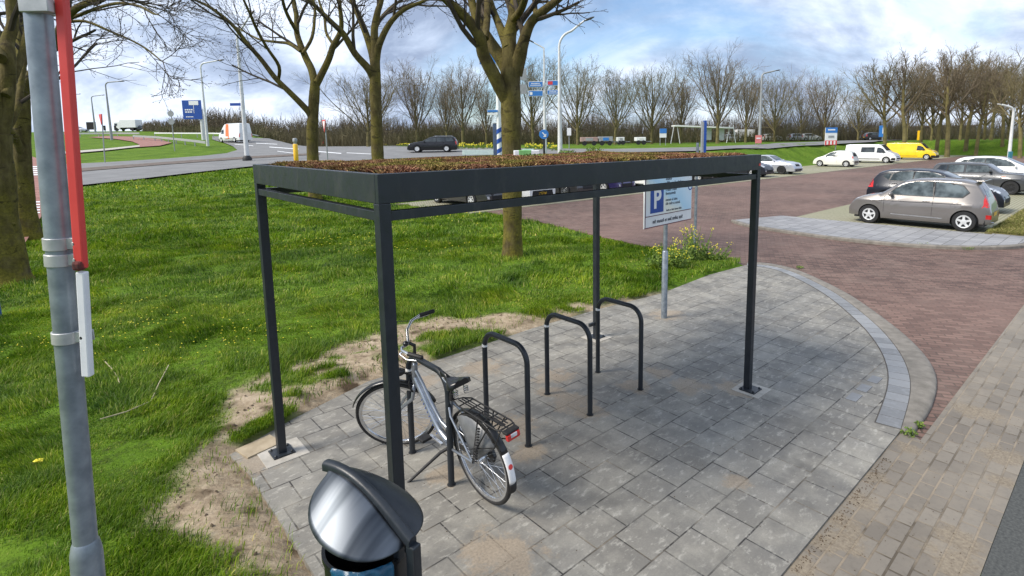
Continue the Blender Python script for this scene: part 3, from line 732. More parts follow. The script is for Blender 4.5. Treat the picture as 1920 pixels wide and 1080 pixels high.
mb.build('luggage_strap', MT['black'], car_, 0)
rl = MB().box((-.432, 0, zc_-.035), (.030, .105, .046)).build('rear_light', MT['redlens'], bk, 0, .008)
MB().box((-.436, 0, zc_-.026), (.026, .052, .026)).build('reflector', MT['clearlens'], rl, 0, .004)
MB().box((-.415, 0, zc_-.004), (.05, .11, .018)).build('light_housing', MT['black'], rl, 0, .006)
mb = MB(); P0, P1 = Vector((-.16, .085, .71)), Vector((-.06, .088, .40))
mb.tube([P0.lerp(P1, k/110)+Vector((.016*math.cos(k*.72), .010*math.sin(k*.72), 0)) for k in range(111)], .0042, 5)
mb.build('coiled_cable_lock', MT['black'], bk, 60)
# steered front end
STEER = R(50)
fe = bpy.data.objects.new('front_fork', None)
axis = (ht-hb).normalized()
def steerM():
    return Matrix.Translation(hb) @ Matrix.Rotation(STEER, 4, axis) @ Matrix.Translation(-hb)
mb = MB(); fc = Vector((WB, 0, RW))
cr = hb+(hb-ht).normalized()*.03
for s_ in (1, -1):
    mb.tube([cr+Vector((0, s_*.018, .01)), cr+Vector((.005, s_*.05, -.01)), cr+Vector((.04, s_*.052, -.10)), (1.03, s_*.055, .46), (1.085, s_*.055, .385), (WB, s_*.055, RW)], [.013, .016, .016, .013, .011, .010], 10)
mb.tube([cr, ht+axis*.02], .015, 10)
fk = mb.build('front_fork', MT['frame'], bk, 50); 
fk.matrix_local = steerM()
fwh = bwheel('front_wheel', bk, (0, 0, 0), 1); fwh.matrix_local = steerM() @ Matrix.Translation(fc)
g_ = guard('front_mudguard', (WB, 0, RW), RW+.018, R(28), R(168), .026, MT['blackgloss'], bk); g_.matrix_local = steerM()
mb = MB(); s0 = ht+axis*.02; s1 = Vector((.775, 0, 1.03))
mb.tube([s0, s1-Vector((0,0,.02)), s1+Vector((.035, 0, .012))], [.0145, .0145, .0135], 12)
o = mb.build('stem', MT['blackgloss'], bk, 50); o.matrix_local = steerM()
c0 = s1+Vector((.04, 0, .012)); mb = MB(); pts = []
for s_ in (1, -1):
    pts = [c0, c0+Vector((.012, s_*.05, .012)), c0+Vector((.02, s_*.12, .05)), c0+Vector((-.01, s_*.20, .075)), c0+Vector((-.07, s_*.255, .078)), c0+Vector((-.14, s_*.285, .07))]
    mb.tube(smooth3(pts) if False else pts, .0112, 12)
hbar = mb.build('handlebar', MT['chrome'], bk, 70); hbar.matrix_local = steerM()
for s_ in (1, -1):
    e0, e1 = c0+Vector((-.07, s_*.255, .078)), c0+Vector((-.185, s_*.312, .062))
    MB().tube([e0, e0.lerp(e1, .08), e0.lerp(e1, .5), e0.lerp(e1, .93), e1], [.017, .0175, .0165, .0175, .012], 12).build('grip', MT['black'], hbar, 60)
    b0 = c0+Vector((-.02, s_*.20, .075))
    MB().tube([b0, b0+Vector((.03, s_*.02, -.012)), b0+Vector((-.03, s_*.075, -.03)), b0+Vector((-.11, s_*.105, -.035))], [.009, .007, .006, .006], 8).build('brake_lever', MT['chrome'], hbar, 60)
    MB().tube([b0+Vector((.03, s_*.02, -.012)), b0+Vector((.13, s_*.0, .02)), b0+Vector((.16, -s_*.10, -.14)), Vector((.90, s_*.02, .82))], .0028, 6).build('brake_cable', MT['black'], hbar, 60)
MB().sphere(c0+Vector((-.01, .085, .058)), .024, 12, 8, (1, 1, .8)).build('bell', MT['blackgloss'], hbar, 60)
o = MB().lathe([(0, -.035), (.02, -.032), (.034, 0), (.036, .02), (.032, .026), (0, .03)], (.955, 0, .78), Matrix.Rotation(R(90), 3, 'Y'), 18).build('headlight', MT['blackgloss'], bk, 50); o.matrix_local = steerM()
MB().lathe([(0, .031), (.03, .0285), (.032, .024)], (.955, 0, .78), Matrix.Rotation(R(90), 3, 'Y'), 18).build('lens', MT['clearlens'], o, 50)
MB().tube([(.86, 0, .73), (.93, 0, .755)], .007, 8).build('lamp_bracket', MT['black'], bk, 50).matrix_local = steerM()
mb = MB(); mb.tube([(.885, .055, .60), (.90, .068, .62), (.905, .05, .69)], .008, 6); mb.tube([(.885, -.055, .60), (.90, -.068, .62), (.905, -.05, .69)], .008, 6)
mb.tube([(.905, .05, .69), (.905, -.05, .69)], .007, 6); o = mb.build('front_brake', MT['black'], bk, 50); o.matrix_local = steerM()
# ================================================================== litter bin
BP = Vector((-.572, 1.99, 0)); dB = Vector((-.86, .51, 0)).normalized(); lB = Vector((-dB.y, dB.x, 0)); lB = -lB if lB.y > 0 else lB
angB = math.atan2(dB.y, dB.x)
bn = thing('litter_bin', 'dark steel litter bin with a curved hood and a blue bag in the foreground', 'litter bin', BP, angB)
# local: x along the hood (away from the post), y sideways
sgn = 1 if (Matrix.Rotation(angB, 3, 'Z') @ Vector((0, 1, 0))).dot(lB) > 0 else -1     # +1: local +y faces the camera
HL = .47
def ridge(t): # t 0..1
    x = -.02+t*(HL+.04); z = 1.055+.175*math.sin(t*math.pi*.56)/math.sin(math.pi*.56)+.012*math.sin(t*math.pi); return x, z
pts = [ridge(k/18) for k in range(19)]
rows = []
for x, z in pts:
    rows.append([(x, -.021, z-.036), (x, -.021, z-.007), (x, -.015, z+.002), (x, -.005, z+.005), (x, .005, z+.005), (x, .015, z+.002), (x, .021, z-.007), (x, .021, z-.036)])
mb = MB().grid(rows, True); mb.grid([[r[7], r[0]] for r in rows], True); mb.add(rows[0], [tuple(range(8))]); mb.add(rows[-1], [tuple(reversed(range(8)))])
arch = mb.build('ridge_bar', MT['steel'], bn, 40)
MB().box((-.022, 0, .515), (.045, .044, 1.03)).build('post', MT['steel'], bn, 0, .006)
def hoodmat():
    m, t = newmat('hood sheet with painted reflection', .46, .0, .5); v = t.obj()
    t.setc(t.ramp(t.noise(t.obj(scale=(6, .5, .4)), 1.6, 3), [(.38, (.04, .047, .058)), (.5, (.085, .097, .112)), (.60, (.14, .155, .175))]))  # pale streaks in the colour stand in for the reflected sky
    t.bsdf.inputs['Metallic'].default_value = .95
    return m
MT['hood'] = hoodmat()
for sd_ in (1, -1):
    rows = []
    for i in range(25):
        t_ = i/24; x, z = ridge(t_)
        x = .012+t_*(HL-.03)
        # eave: half circle in plan, dipping
        ph = math.pi*t_; ex = HL/2-.003-(HL/2-.012)*math.cos(ph); ey = (.198 if sd_ == sgn else .178)*math.sin(ph)**.8; ez = 1.022+.165*t_-.040*math.sin(ph)
        row = []
        for j in range(13):
            s_ = j/12; b = math.sin(s_*math.pi)*.004*math.sin(ph)
            row.append((x+(ex-x)*s_, sd_*(.0195+(ey-.0)*s_), (z-.022)+(ez-(z-.022))*s_**1.25+b))
        rows.append(row)
    MB().grid(rows).build('hood', MT['hood'] if sd_ == sgn else MT['steel'], bn, 80, 0, None, .003)  # lighter material on the camera-side panel imitates its brighter reflection
BC = (HL/2, 0); BRad = .182
mb = MB(); mb.lathe([(BRad-.02, .12), (BRad, .14), (BRad, .925), (BRad+.008, .93), (BRad+.008, .95), (BRad-.006, .95), (BRad-.006, .60)], (BC[0], 0, 0), None, 40)
mb.build('body', MT['blackgloss'], bn, 40)
bm_ = pm('blue bin bag', (.004, .05, .10), (.010, .10, .19), 9, .35, 0, .9, 14)
rows = []
rg = random.Random(3)
for j in range(12):
    row = []
    for k in range(40):
        a = -sgn*0+math.pi*(.50+.42*k/39) if sgn > 0 else math.pi*(.50+.42*k/39)
        r_ = (BRad-.02, BRad+.004, BRad+.014, BRad+.016)[min(j, 3)]+(.007*math.sin(a*9+j*.6)+.005*math.sin(a*21-j*.9))*min(1, j/4)
        z = (.93, .957, .95, .935)[j] if j < 4 else .935-.05*(j-3)
        row.append((BC[0]+r_*math.cos(a), sgn*abs(1)*r_*math.sin(a), z+.012*math.sin(a*5)*(j > 8)))
    rows.append(row)
MB().grid(rows).build('bin_bag', bm_, bn, 60, 0, None, .002)
MB().box((.06, 0, .99), (.03, .034, .11)).build('hood_bracket', MT['steel'], bn, 0, .003); MB().box((HL-.03, 0, 1.06), (.02, .034, .25)).build('hood_bracket', MT['steel'], bn, 0, .003)
# ================================================================== sign pole with the red and white board
PO = at(160, 1015, 1.5); top = at(66, -40, 1.5)
pz = PO.copy(); ax_ = (top-PO).normalized()
foot = PO-ax_*(PO.z/ax_.z)
pl = thing('sign_pole', 'galvanised round steel pole with clamps at the left of the view', 'pole', foot)
mb = MB(); L0 = (PO-foot).length
fn = lambda s_: Vector((0, 0, 0))+ax_*s_
mb.tube([fn(L0-.005), fn(L0+2.2)], .0300, 28); mb.build('shaft', MT['galv'], pl, 60)
mb = MB(); mb.tube([fn(0), fn(.02), fn(L0-.05), fn(L0-.03), fn(L0-.005), fn(L0+.004)], [.040, .040, .040, .0385, .034, .0302], 28); mb.build('sleeve', MT['galv'], pl, 60)
Bo = Vector((.060, .012, 0))     # board offset from the pole axis
def zat(v, u=120):               # distance along the pole for a picture row
    lo, hi = 0.0, 4.0
    for _ in range(50):
        m = (lo+hi)/2
        if proj(foot+ax_*m)[1] > v: lo = m
        else: hi = m
    return lo
for vrow, big in ((456, 0), (486, 0), (630, 0), (8, 1)):
    s_ = zat(vrow); h_ = .034 if not big else .05
    c = fn(s_); r_ = .0335
    ang = [math.pi*2*k/20 for k in range(20)]
    mb = MB(); prof = [(r_-.004, -h_/2), (r_+.001, -h_/2), (r_+.001, h_/2), (r_-.004, h_/2)]
    q = Vector((0, 0, 1)).rotation_difference(ax_).to_matrix()
    mb.lathe(prof, c, q, 24, True)
    mb.box(c+Vector((.044, -.010, 0)), (.040, .004, h_-.003)); mb.box(c+Vector((.044, .010, 0)), (.050, .004, h_-.003))
    mb.lathe([(.006, -.02), (.006, .02)], c+Vector((.056, 0, 0)), Matrix.Rotation(R(90), 3, 'X'), 8)
    if big: mb.box(c+Vector((.03, -.038, 0)), (.075, .02, h_+.008))
    mb.build('clamp', MT['galv2'], pl, 40, .0015)
a_ = at(103+32, 0, 1.5)
def boardpart(name, u0, v0, u1, v1, wd, mat, par, dy=.045):
    p0, p1 = at(u0, v0, 1.49)-org, at(u1, v1, 1.49)-org
    mb = MB(); d = (p1-p0).normalized(); x = Vector((1, 0, 0)); x = (x-d*x.dot(d)).normalized(); y = d.cross(x)
    mb.bar(p0, p1, wd, dy, (0, 1, 0)); return mb.build(name, mat, par, 0, .004)
org = at(160, 705, 1.49)
bd = thing('barrier_board', 'narrow barrier board, red above and chipped white below, clamped to the pole', 'barrier board', org)
redm, t_ = newmat('weathered red board', .42); v_ = t_.obj()
t_.setc(t_.mix(t_.fr(t_.noise(v_, 30, 5, .75), .68, .73), t_.ramp(t_.noise(v_, 5, 5), [(.3, (.55, .035, .03)), (.7, (.70, .07, .06))]), (.16, .05, .045)))
wm, t_ = newmat('chipped white board', .5); v_ = t_.obj()
t_.setc(t_.mix(t_.fr(t_.noise(v_, 22, 5, .7), .64, .69), t_.ramp(t_.noise(v_, 8, 4), [(.3, (.62, .63, .66)), (.7, (.78, .78, .78))]), (.05, .045, .04)))
boardpart('red_half', 112, -60, 153, 503, .027, redm, bd, .020)
boardpart('white_half', 154, 509, 165, 705, .024, wm, bd, .020)
pe = at(153, 505, 1.49)-org
MB().box(pe+Vector((0, -.006, .012)), (.028, .024, .028)).build('scorched_end', pm('scorched paint', (.03, .012, .01), (.30, .03, .025), 30, .8), bd, 0, .008)
# blue post at the very left
q = gnd(2, 604); q.x -= .035
bp_ = thing('blue_post', 'dark blue post at the extreme left edge of the lawn', 'post', q)
MB().tube([(0, 0, 0), (-.035, 0, 1.1)], .05, 16).build('shaft', MT['blue'], bp_, 60)
MB().lathe([(.056, 0), (.06, .012), (.052, .03)], (0, 0, 0), None, 16).build('foot', MT['black'], bp_, 60)
# ================================================================== parking information sign
SP = gnd(1250, 597); sg = thing('parking_sign', 'white parking information board with blue P on a galvanised post', 'sign', (SP.x, SP.y, 0), R(46))
mb = MB(); mb.tube([(0, .045, 0), (0, .045, 2.3)], .0305, 18); mb.tube([(0, .045, 0), (0, .045, 1.0), (0, .045, 1.02)], [.044, .044, .031], 18)
mb.build('post', MT['galv'], sg, 60)
W2, Z0, Z1 = .63, 1.415, 2.27
def boardmat():
    m, t = newmat('printed sign face', .35); v = t.obj()
    mp = t.new('ShaderNodeSeparateXYZ'); t.link(v, mp.inputs[0])
    g = t.math('ADD', mp.outputs[2], t.math('MULTIPLY', mp.outputs[0], .55))
    gx = t.math('ADD', t.math('MULTIPLY', g, 1.0), t.math('MULTIPLY', t.noise(v, 3, 3), .5))
    t.setc(t.ramp(gx, [(0, (.62, .66, .68)), (.42, (.70, .70, .56)), (.58, (.36, .62, .80)), (.8, (.55, .74, .88)), (1, (.72, .76, .78))])); 
    gx2 = t.math('SUBTRACT', gx, 1.45); t.link(gx2, [l.to_node for l in t.t.links if l.from_socket == gx][-1].inputs[0]) if False else None
    return m
MB().box((0, 0, (Z0+Z1)/2), (2*W2, .022, Z1-Z0)).build('panel', MT['white'], sg, 0, .004)
m, t = newmat('printed sign face', .35); v = t.obj(); se = t.new('ShaderNodeSeparateXYZ'); t.link(v, se.inputs[0])
gx = t.math('ADD', t.math('MULTIPLY', se.outputs[0], .55), t.math('MULTIPLY', t.math('SUBTRACT', se.outputs[2], 1.8), 1.0)); gx = t.math('ADD', gx, t.math('MULTIPLY', t.noise(v, 2.5, 3), .35)); gx = t.math('ADD', gx, .25)
t.setc(t.ramp(gx, [(0, (.76, .79, .82)), (.3, (.82, .82, .70)), (.48, (.48, .72, .88)), (.7, (.62, .80, .92)), (1, (.78, .83, .86))]))
MB().box((.008, -.0125, 1.855), (2*W2-.045, .003, .56)).build('printed_face', m, sg, 0)
yf = -.0125
mb = MB(); mb.box((.0, -.0118, Z0+.006), (2*W2-.004, .003, .012)); mb.box((-W2+.018, -.0118, (Z0+Z1)/2), (.012, .003, Z1-Z0-.03)); mb.box((0, -.0145, 1.578), (2*W2-.05, .003, .010)); mb.box((0, -.0145, 2.132), (2*W2-.05, .003, .008)); mb.build('border_lines', pm('dark red line', (.10, .012, .03), None, 5, .4), sg, 0)
MB().box((-.33, -.0155, 1.815), (.33, .004, .40)).build('blue_square', MT['blue'], sg, 0)
def text(name, body, loc, size, mat, par, rot=(R(90), 0, 0), align='LEFT', sx=1.0, ext=.001):
    c = bpy.data.curves.new(name, 'FONT'); c.body = body; c.size = size; c.align_x = align; c.extrude = ext; c.offset = size*.03
    o = bpy.data.objects.new(name, c); col.objects.link(o)
    dg = bpy.context.evaluated_depsgraph_get(); me = bpy.data.meshes.new_from_object(o.evaluated_get(dg)); bpy.data.objects.remove(o)
    o = obj(name, me, mat, par, 0); o.location = loc; o.rotation_euler = rot; o.scale = (sx, 1, 1); return o
text('letter', 'P', (-.33, -.019, 1.685), .37, MT['white'], sg, align='CENTER', ext=.0015)
ink = pm('print ink', (.03, .035, .06), None, 5, .5)
rq = random.Random(9)
def wordline(x0, z_, h_, words, name='text_line'):
    mb = MB(); x = x0
    for n_ in words:
        for k in range(n_):
            hh = h_*rq.choice((1, 1, 1, 1.45)); mb.box((x, -.0160, z_+hh/2), (h_*.30, .002, hh)); mb.box((x+h_*.22, -.0160, z_+h_*rq.choice((.1, .5, .9))), (h_*.34, .002, h_*.22)); x += h_*.74
        x += h_*.6
    return mb.build(name, ink, sg, 0)
for (z_, s_, ws) in ((2.055, .036, (6,)), (1.985, .036, (8, 9)), (1.90, .028, (1, 5, 1, 5)), (1.845, .028, (13,)), (1.755, .026, (8, 2, 5)), (1.70, .026, (4, 5, 2, 7))): wordline(-.10, z_, s_, ws)
wordline(-.08, 1.61, .020, (6, 2, 5, 7, 5)); wordline(-.42, 1.468, .036, (3, 7, 2, 4, 6, 4)); wordline(-.5, 2.165, .045, (7, 2, 9, 5))
rg_ = MB(); rg_.lathe([(.048, 0), (.048, .003), (.064, .003), (.064, 0)], (.575, -.014, 1.93), Matrix.Rotation(R(90), 3, 'X'), 28, True)
rg_.build('ring_mark', MT['blue'], sg, 40)
# second post behind it
q = gnd(1302, 480); sp2 = thing('plain_post', 'bare galvanised post standing in the yellow-flowered bush behind the parking sign', 'post', q)
MB().tube([(0, 0, 0), (.01, 0, 2.55)], .031, 14).build('shaft', MT['galv'], sp2, 60)
MB().lathe([(.032, 0), (.033, .01), (0, .02)], (.01, 0, 2.55), None, 14).build('cap', MT['black'], sp2, 60)
# ================================================================== vehicles
def paint(name, c, metal=0.0, rough=.28):
    m, t = newmat(name, rough, metal, .5); v = t.obj()
    t.setc(t.ramp(t.noise(v, 1.5, 4), [(.35, tuple(x*.94 for x in c)), (.65, tuple(min(1, x*1.05) for x in c))]))
    t.bsdf.inputs['Coat Weight'].default_value = .8 if sum(c) > .06 else .25; t.bsdf.inputs['Coat Roughness'].default_value = .04; return m
PT = dict(taupe=paint('taupe metallic', (.20, .185, .175), .5, .34), night=paint('midnight blue paint', (.012, .015, .024), .2), grey=paint('graphite paint', (.075, .078, .082), .4, .32),
          white=paint('white car paint', (.76, .77, .76)), cream=paint('ivory car paint', (.74, .73, .66)), silver=paint('silver metallic', (.50, .52, .56), .5, .3), yellow=paint('yellow van paint', (.83, .56, .008)),
          black=paint('black car paint', (.010, .010, .013), .1), dgrey=paint('dark grey paint', (.05, .05, .052), .3), purple=paint('violet blue paint', (.035, .03, .11), .3))
MT['alloy_dark'] = pm('dark alloy', (.03, .03, .032), (.06, .06, .062), 10, .35, .6)
MT['hubcap'] = pm('silver wheel cover', (.58, .59, .60), (.70, .71, .71), 6, .35, .25)
def car(name, label, cat, loc, heading, s, group=None):
    L, W, H = s['L'], s['W'], s['H']; x0, x1 = -L/2, L/2
    wr = s.get('wr', .30); xf = x1-s['fo']; xr = xf-s['wb']; sill = s.get('sill', .20)
    prof = s['prof']; px_ = np.array([p[0] for p in prof])*L-L/2; pz_ = np.array([p[1] for p in prof])*H
    belt = s.get('belt', .62)*H; tum = s.get('tum', .30); er0 = s.get('er', .10)
    fine = np.linspace(x0, x1, 241); zf = np.interp(fine, px_, pz_)
    k = np.hanning(s.get('sm', 11)); k /= k.sum(); pad = len(k)//2
    zs = np.convolve(np.pad(zf, pad, mode='edge'), k, 'valid')
    zt = lambda x: float(np.interp(x, fine, zs))
    nr, rr_ = s.get('nose', .20), s.get('tail', .14)
    def hw(x):
        t = (x-x0)/L; w_ = W/2
        if t > .72: w_ *= 1-nr*((t-.72)/.28)**2.6
        if t < .25: w_ *= 1-rr_*((.25-t)/.25)**2.6
        return w_
    arch = wr*1.13
    def zb(x):
        z = sill+(.03 if x > xf+arch or x < xr-arch else 0)
        for xw in (xf, xr):
            d = abs(x-xw)
            if d < arch: z = max(z, wr+math.sqrt(arch*arch-d*d)*.985)
        return z
    def edge(x):
        z = zt(x); e = er0 if z > belt+.1 else min(.07, er0*.7); e = min(e, max(.02, (z-sill)*.3)); return z-e, e
    def ylow(x, z):
        w_ = hw(x); b = belt
        zz = min(z, b); q = (zz-.52*b)/(.52*b)
        y = w_*(1-.055*q*q-.03*max(0, q))
        ch = s.get('crease', .50)
        y += .010*math.exp(-((zz-ch*H)/.03)**2)-.16*max(0, zz-ch*H)-.07*max(0, ch*H-zz)
        if z > b: y -= (z-b)*tum
        return y
    P_ = s.get('sq', .55)
    def surfy(x, z):
        ze, e = edge(x)
        if z <= ze: return ylow(x, z)
        q = min(1, (z-ze)/e); th = math.asin(q**(1/P_)); return ylow(x, ze)*math.cos(th)**P_
    def topz(x, y):
        ze, e = edge(x); ye = ylow(x, ze); q = min(1, abs(y)/ye); th = math.acos(q**(1/P_)); return ze+e*math.sin(th)**P_
    root = thing(name, label, cat, loc, heading, group)
    pm_ = PT[s['paint']]
    xs = sorted(set([round(float(v), 4) for v in np.linspace(x0, x1, s.get('nx', 56))]+[round(xw+arch*c, 4) for xw in (xf, xr) for c in (-1.001, -.985, -.94, -.85, -.7, -.5, -.25, 0, .25, .5, .7, .85, .94, .985, 1.001) if x0+.02 < xw+arch*c < x1-.02]))
    rows = []
    for x in xs:
        ze, e = edge(x); b0 = min(zb(x), ze-.02); half = []
        for i in range(12): z = b0+(ze-b0)*i/11; half.append((x, ylow(x, z), z))
        for i in range(1, 9): th = math.pi/2*i/8; half.append((x, ylow(x, ze)*math.cos(th)**P_ if i < 8 else 0, ze+e*math.sin(th)**P_))
        rows.append(half+[(p[0], -p[1], p[2]) for p in reversed(half[:-1])])
    mb = MB().grid(rows, True); n_ = len(rows[0]); mb.add(rows[0], [tuple(reversed(range(n_)))]); mb.add(rows[-1], [tuple(range(n_))])
    mb.build('body', pm_, root, 38)
    mb = MB(); mb.box(((xf+xr)/2, 0, sill+.10), (L-.30, W*.80, .26)); mb.build('underbody', MT['dark'], root, 0)
    mb = MB()
    for xw in (xf, xr): mb.box((xw, 0, wr+.08), (arch*1.9, W*.78, arch*1.5))
    mb.build('wheel_well', MT['dark'], root, 0)
    # --- patches lying on the shell
    def span(poly, a):
        lo, hi = None, None
        for i in range(len(poly)):
            p, q = poly[i-1], poly[i]
            if (p[0]-a)*(q[0]-a) <= 0:
                if abs(p[0]-q[0]) < 1e-9: vs = (p[1], q[1])
                else: vs = (p[1]+(q[1]-p[1])*(a-p[0])/(q[0]-p[0]),)
                for v in vs: lo = v if lo is None else min(lo, v); hi = v if hi is None else max(hi, v)
        return lo, hi
    def patch(name, poly, mode, mat, parent=root, off=.004, na=14, nb=6, sides=(1, -1), rear=False):
        a0, a1 = min(p[0] for p in poly), max(p[0] for p in poly); res = None
        for sd_ in sides:
            rows = []
            cuts = sorted(set(list(np.linspace(a0+1e-5, a1-1e-5, na))+[min(max(p[0], a0+1e-5), a1-1e-5) for p in poly]))
            for a in cuts:
                lo, hi = span(poly, a); row = []
                if lo is None: continue
                for j in range(nb):
                    b = lo+(hi-lo)*j/(nb-1)
                    if mode == 'side': row.append((a, sd_*(surfy(a, b)+off), b))
                    elif mode == 'top': row.append((a, sd_*b, topz(a, b)+off))
                    else:
                        z = b; xx = None
                        y = a/(W/2)*surfy(x0+.075*L if rear else x1-.10*L, min(z, zt(x0+.075*L if rear else x1-.10*L)-.03))*.985
                        rngx = np.linspace(x0, x0+L*.30, 160) if rear else np.linspace(x1, x1-L*.30, 160)
                        for x in rngx:
                            if zt(x) > z and surfy(x, z) >= abs(y): xx = x; break
                        if xx is None: xx = rngx[-1]
                        row.append((xx+(-off if rear else off), sd_*y, z))
                rows.append(row)
            flip = (sd_ > 0) if mode == 'side' else False
            mbp = MB().grid(rows, flip); res = mbp.build(name, mat, parent, 60)
        return res
    def sc(poly): return [(a*L-L/2, b*H) for a, b in poly]
    for nm, poly, mt in s.get('side', []):
        if nm == 'window':
            q = sc(poly); cxx = sum(p[0] for p in q)/len(q); czz = sum(p[1] for p in q)/len(q)
            patch('window_frame', [(cxx+(p[0]-cxx)*(1+.028/max(.05, abs(p[0]-cxx))), czz+(p[1]-czz)*(1+.022/max(.04, abs(p[1]-czz)))) for p in q], 'side', MT['blackgloss'], off=.0018)
        patch(nm, sc(poly), 'side', MT[mt] if mt in MT else PT[mt])
    for nm, xa, xb, ya, yb, mt in s.get('top', []):
        pa, pb = xa*L-L/2, xb*L-L/2
        patch(nm, [(pa, -ya), (pa, ya), (pb, yb), (pb, -yb)], 'top', MT[mt], off=.005, na=16, nb=11, sides=(1,))
    for nm, poly, mt, rear, both in s.get('end', []):
        patch(nm, [(a*W/2, b*H) for a, b in poly], 'end', MT[mt] if mt in MT else PT[mt], off=.006, na=9, nb=6, sides=(1, -1) if both else (1,), rear=rear)
    for xa, xb, z, h_ in s.get('strips', []):      # thin horizontal seams
        patch('trim_strip', [(xa*L-L/2, z*H-h_/2), (xb*L-L/2, z*H-h_/2), (xb*L-L/2, z*H+h_/2), (xa*L-L/2, z*H+h_/2)], 'side', MT['black'], off=.003, nb=2)
    for xa, za, xb, zb_ in s.get('seams', []):
        A, B = (xa*L-L/2, za*H), (xb*L-L/2, zb_*H)
        for sd_ in (1, -1):
            rows = []
            for i in range(9):
                x, z = A[0]+(B[0]-A[0])*i/8, A[1]+(B[1]-A[1])*i/8
                rows.append([(x-.004, sd_*(surfy(x, z)+.0025), z), (x+.004, sd_*(surfy(x, z)+.0025), z)])
            MB().grid(rows, sd_ < 0).build('door_seam', MT['dark'], root, 0)
    for x, z in s.get('handles', []):
        xx, zz = x*L-L/2, z*H
        for sd_ in (1, -1): MB().box((xx, sd_*(surfy(xx, zz)+.016), zz), (.17, .022, .026)).build('door_handle', pm_, root, 0, .007)
    if 'mirror' in s:
        xx, zz = s['mirror'][0]*L-L/2, s['mirror'][1]*H
        for sd_ in (1, -1):
            y = surfy(xx, zz)
            mb = MB(); mb.sphere((xx, sd_*(y+.115), zz+.03), .075, 12, 8, (.75, 1.25, .85)); mb.bar((xx+.01, sd_*(y-.02), zz-.02), (xx, sd_*(y+.08), zz+.01), .05, .03)
            mb.build('wing_mirror', pm_ if not s.get('bmirror') else MT['blackgloss'], root, 50)
    rx = Matrix.Rotation(R(90), 3, 'X'); tw = s.get('tw', .19)
    for xw in (xf, xr):
        for sd_ in (1, -1):
            yo = W/2-.012-tw/2-(.02 if xw > 0 else .012)
            pr = [(wr*.62, -tw/2), (wr*.93, -tw/2), (wr*.985, -tw/2+.022), (wr, -tw/2+.05), (wr, tw/2-.05), (wr*.985, tw/2-.022), (wr*.93, tw/2), (wr*.62, tw/2)]
            w_ = MB().lathe(pr, (0, 0, 0), rx, 36, True).build('wheel', MT['black'], root, 50, 0, (xw, sd_*yo, wr))
            rr = wr*.66; f = -1*sd_ # outward is sd_ in y -> lathe z axis maps to -y
            rot = Matrix.Rotation(R(-90) if sd_ > 0 else R(90), 3, 'X')
            MB().lathe([(rr, tw/2-.045), (rr, tw/2-.006), (rr*.95, tw/2+.001), (rr*.86, tw/2-.006), (rr*.3, tw/2+.004), (0, tw/2+.007)], (0, 0, 0), rot, 36).build('rim', MT[s.get('rim', 'hubcap')], w_, 45)
            if s.get('spk', 5):
                mbh = MB()
                nsp = s.get('spk', 5)
                for q in range(nsp):
                    a = 2*math.pi*(q+.25)/nsp; poly = []
                    da = math.pi/nsp*s.get('hole', .62)
                    for (r_, d_) in ((.40, -.55), (.60, -.9), (.80, -1), (.80, 1), (.60, .9), (.40, .55)):
                        poly.append(rot @ Vector((rr*r_*math.cos(a+da*d_), rr*r_*math.sin(a+da*d_), tw/2+.0065-(.004 if r_ > .5 else 0)+.0035)))
                    mbh.add(poly, [(0, 1, 2, 3, 4, 5)])
                mbh.build('rim_openings', MT['dark'], w_, 0)
    return root
ROT_N, ROT_S = AX+R(90), AX-R(90)      # nose along +n / -n
# ---- taupe hatchback in the near bay
kia = dict(L=3.58, W=1.60, H=1.445, wb=2.385, fo=.63, wr=.285, paint='taupe', belt=.60, tum=.33, er=.13, crease=.50, nose=.24, tail=.24, sm=9, mirror=(.665, .635), sq=.6,
    prof=[(0, .36), (.012, .50), (.03, .62), (.065, .80), (.105, .945), (.20, .99), (.36, 1.0), (.50, .985), (.58, .94), (.66, .83), (.745, .68), (.78, .645), (.88, .595), (.95, .52), (.985, .42), (1, .33)],
    side=[('window', [(.375, .645), (.690, .650), (.610, .835), (.555, .895), (.47, .925), (.385, .925)], 'glass_painted_sheen'), ('window', [(.145, .76), (.185, .655), (.360, .645), (.366, .925), (.27, .915), (.19, .87)], 'glass_painted_sheen'),
          ('fuel_flap', [(.115, .45), (.18, .45), (.18, .54), (.115, .54)], 'taupe'), ('sill_trim', [(.30, .215), (.66, .235), (.66, .25), (.30, .235)], 'chrome'), ('side_moulding', [(.12, .52), (.80, .505), (.80, .512), (.12, .53)], 'dark')],
    top=[('windscreen', .588, .755, .50, .60, 'glass')],
    end=[('rear_window', [(-.72, .66), (.72, .66), (.60, .90), (-.60, .90)], 'glass', True, False), ('tail_light', [(.78, .50), (.99, .47), (.97, .68), (.84, .73), (.74, .66)], 'redlens', True, True), ('number_plate', [(-.30, .30), (.30, .30), (.30, .375), (-.30, .375)], 'plate', True, False),
         ('rear_reflector', [(.70, .25), (.93, .26), (.93, .34), (.72, .33)], 'redlens', True, True), ('headlight', [(.48, .47), (.80, .46), (.97, .52), (.985, .60), (.80, .575)], 'clearlens', False, True), ('grille', [(-.55, .22), (.55, .22), (.65, .33), (-.65, .33)], 'dark', False, False), ('number_plate', [(-.30, .36), (.30, .36), (.30, .43), (-.30, .43)], 'plate', False, False)],
    seams=[(.372, .27, .368, .64), (.715, .27, .715, .60), (.715, .60, .69, .65), (.372, .26, .70, .26)], handles=[(.415, .545)])
n_mid = 4.43
k = car('parked_car', 'taupe metallic three-door hatchback parked beside the pale pavement strip', 'car', UN(19.42, n_mid+.03, -.012), ROT_N, kia)
mb = MB(); 
MB().box((-1.47, 0, 1.405), (.20, .98, .028)).build('roof_spoiler', PT['taupe'], k, 0, .012)
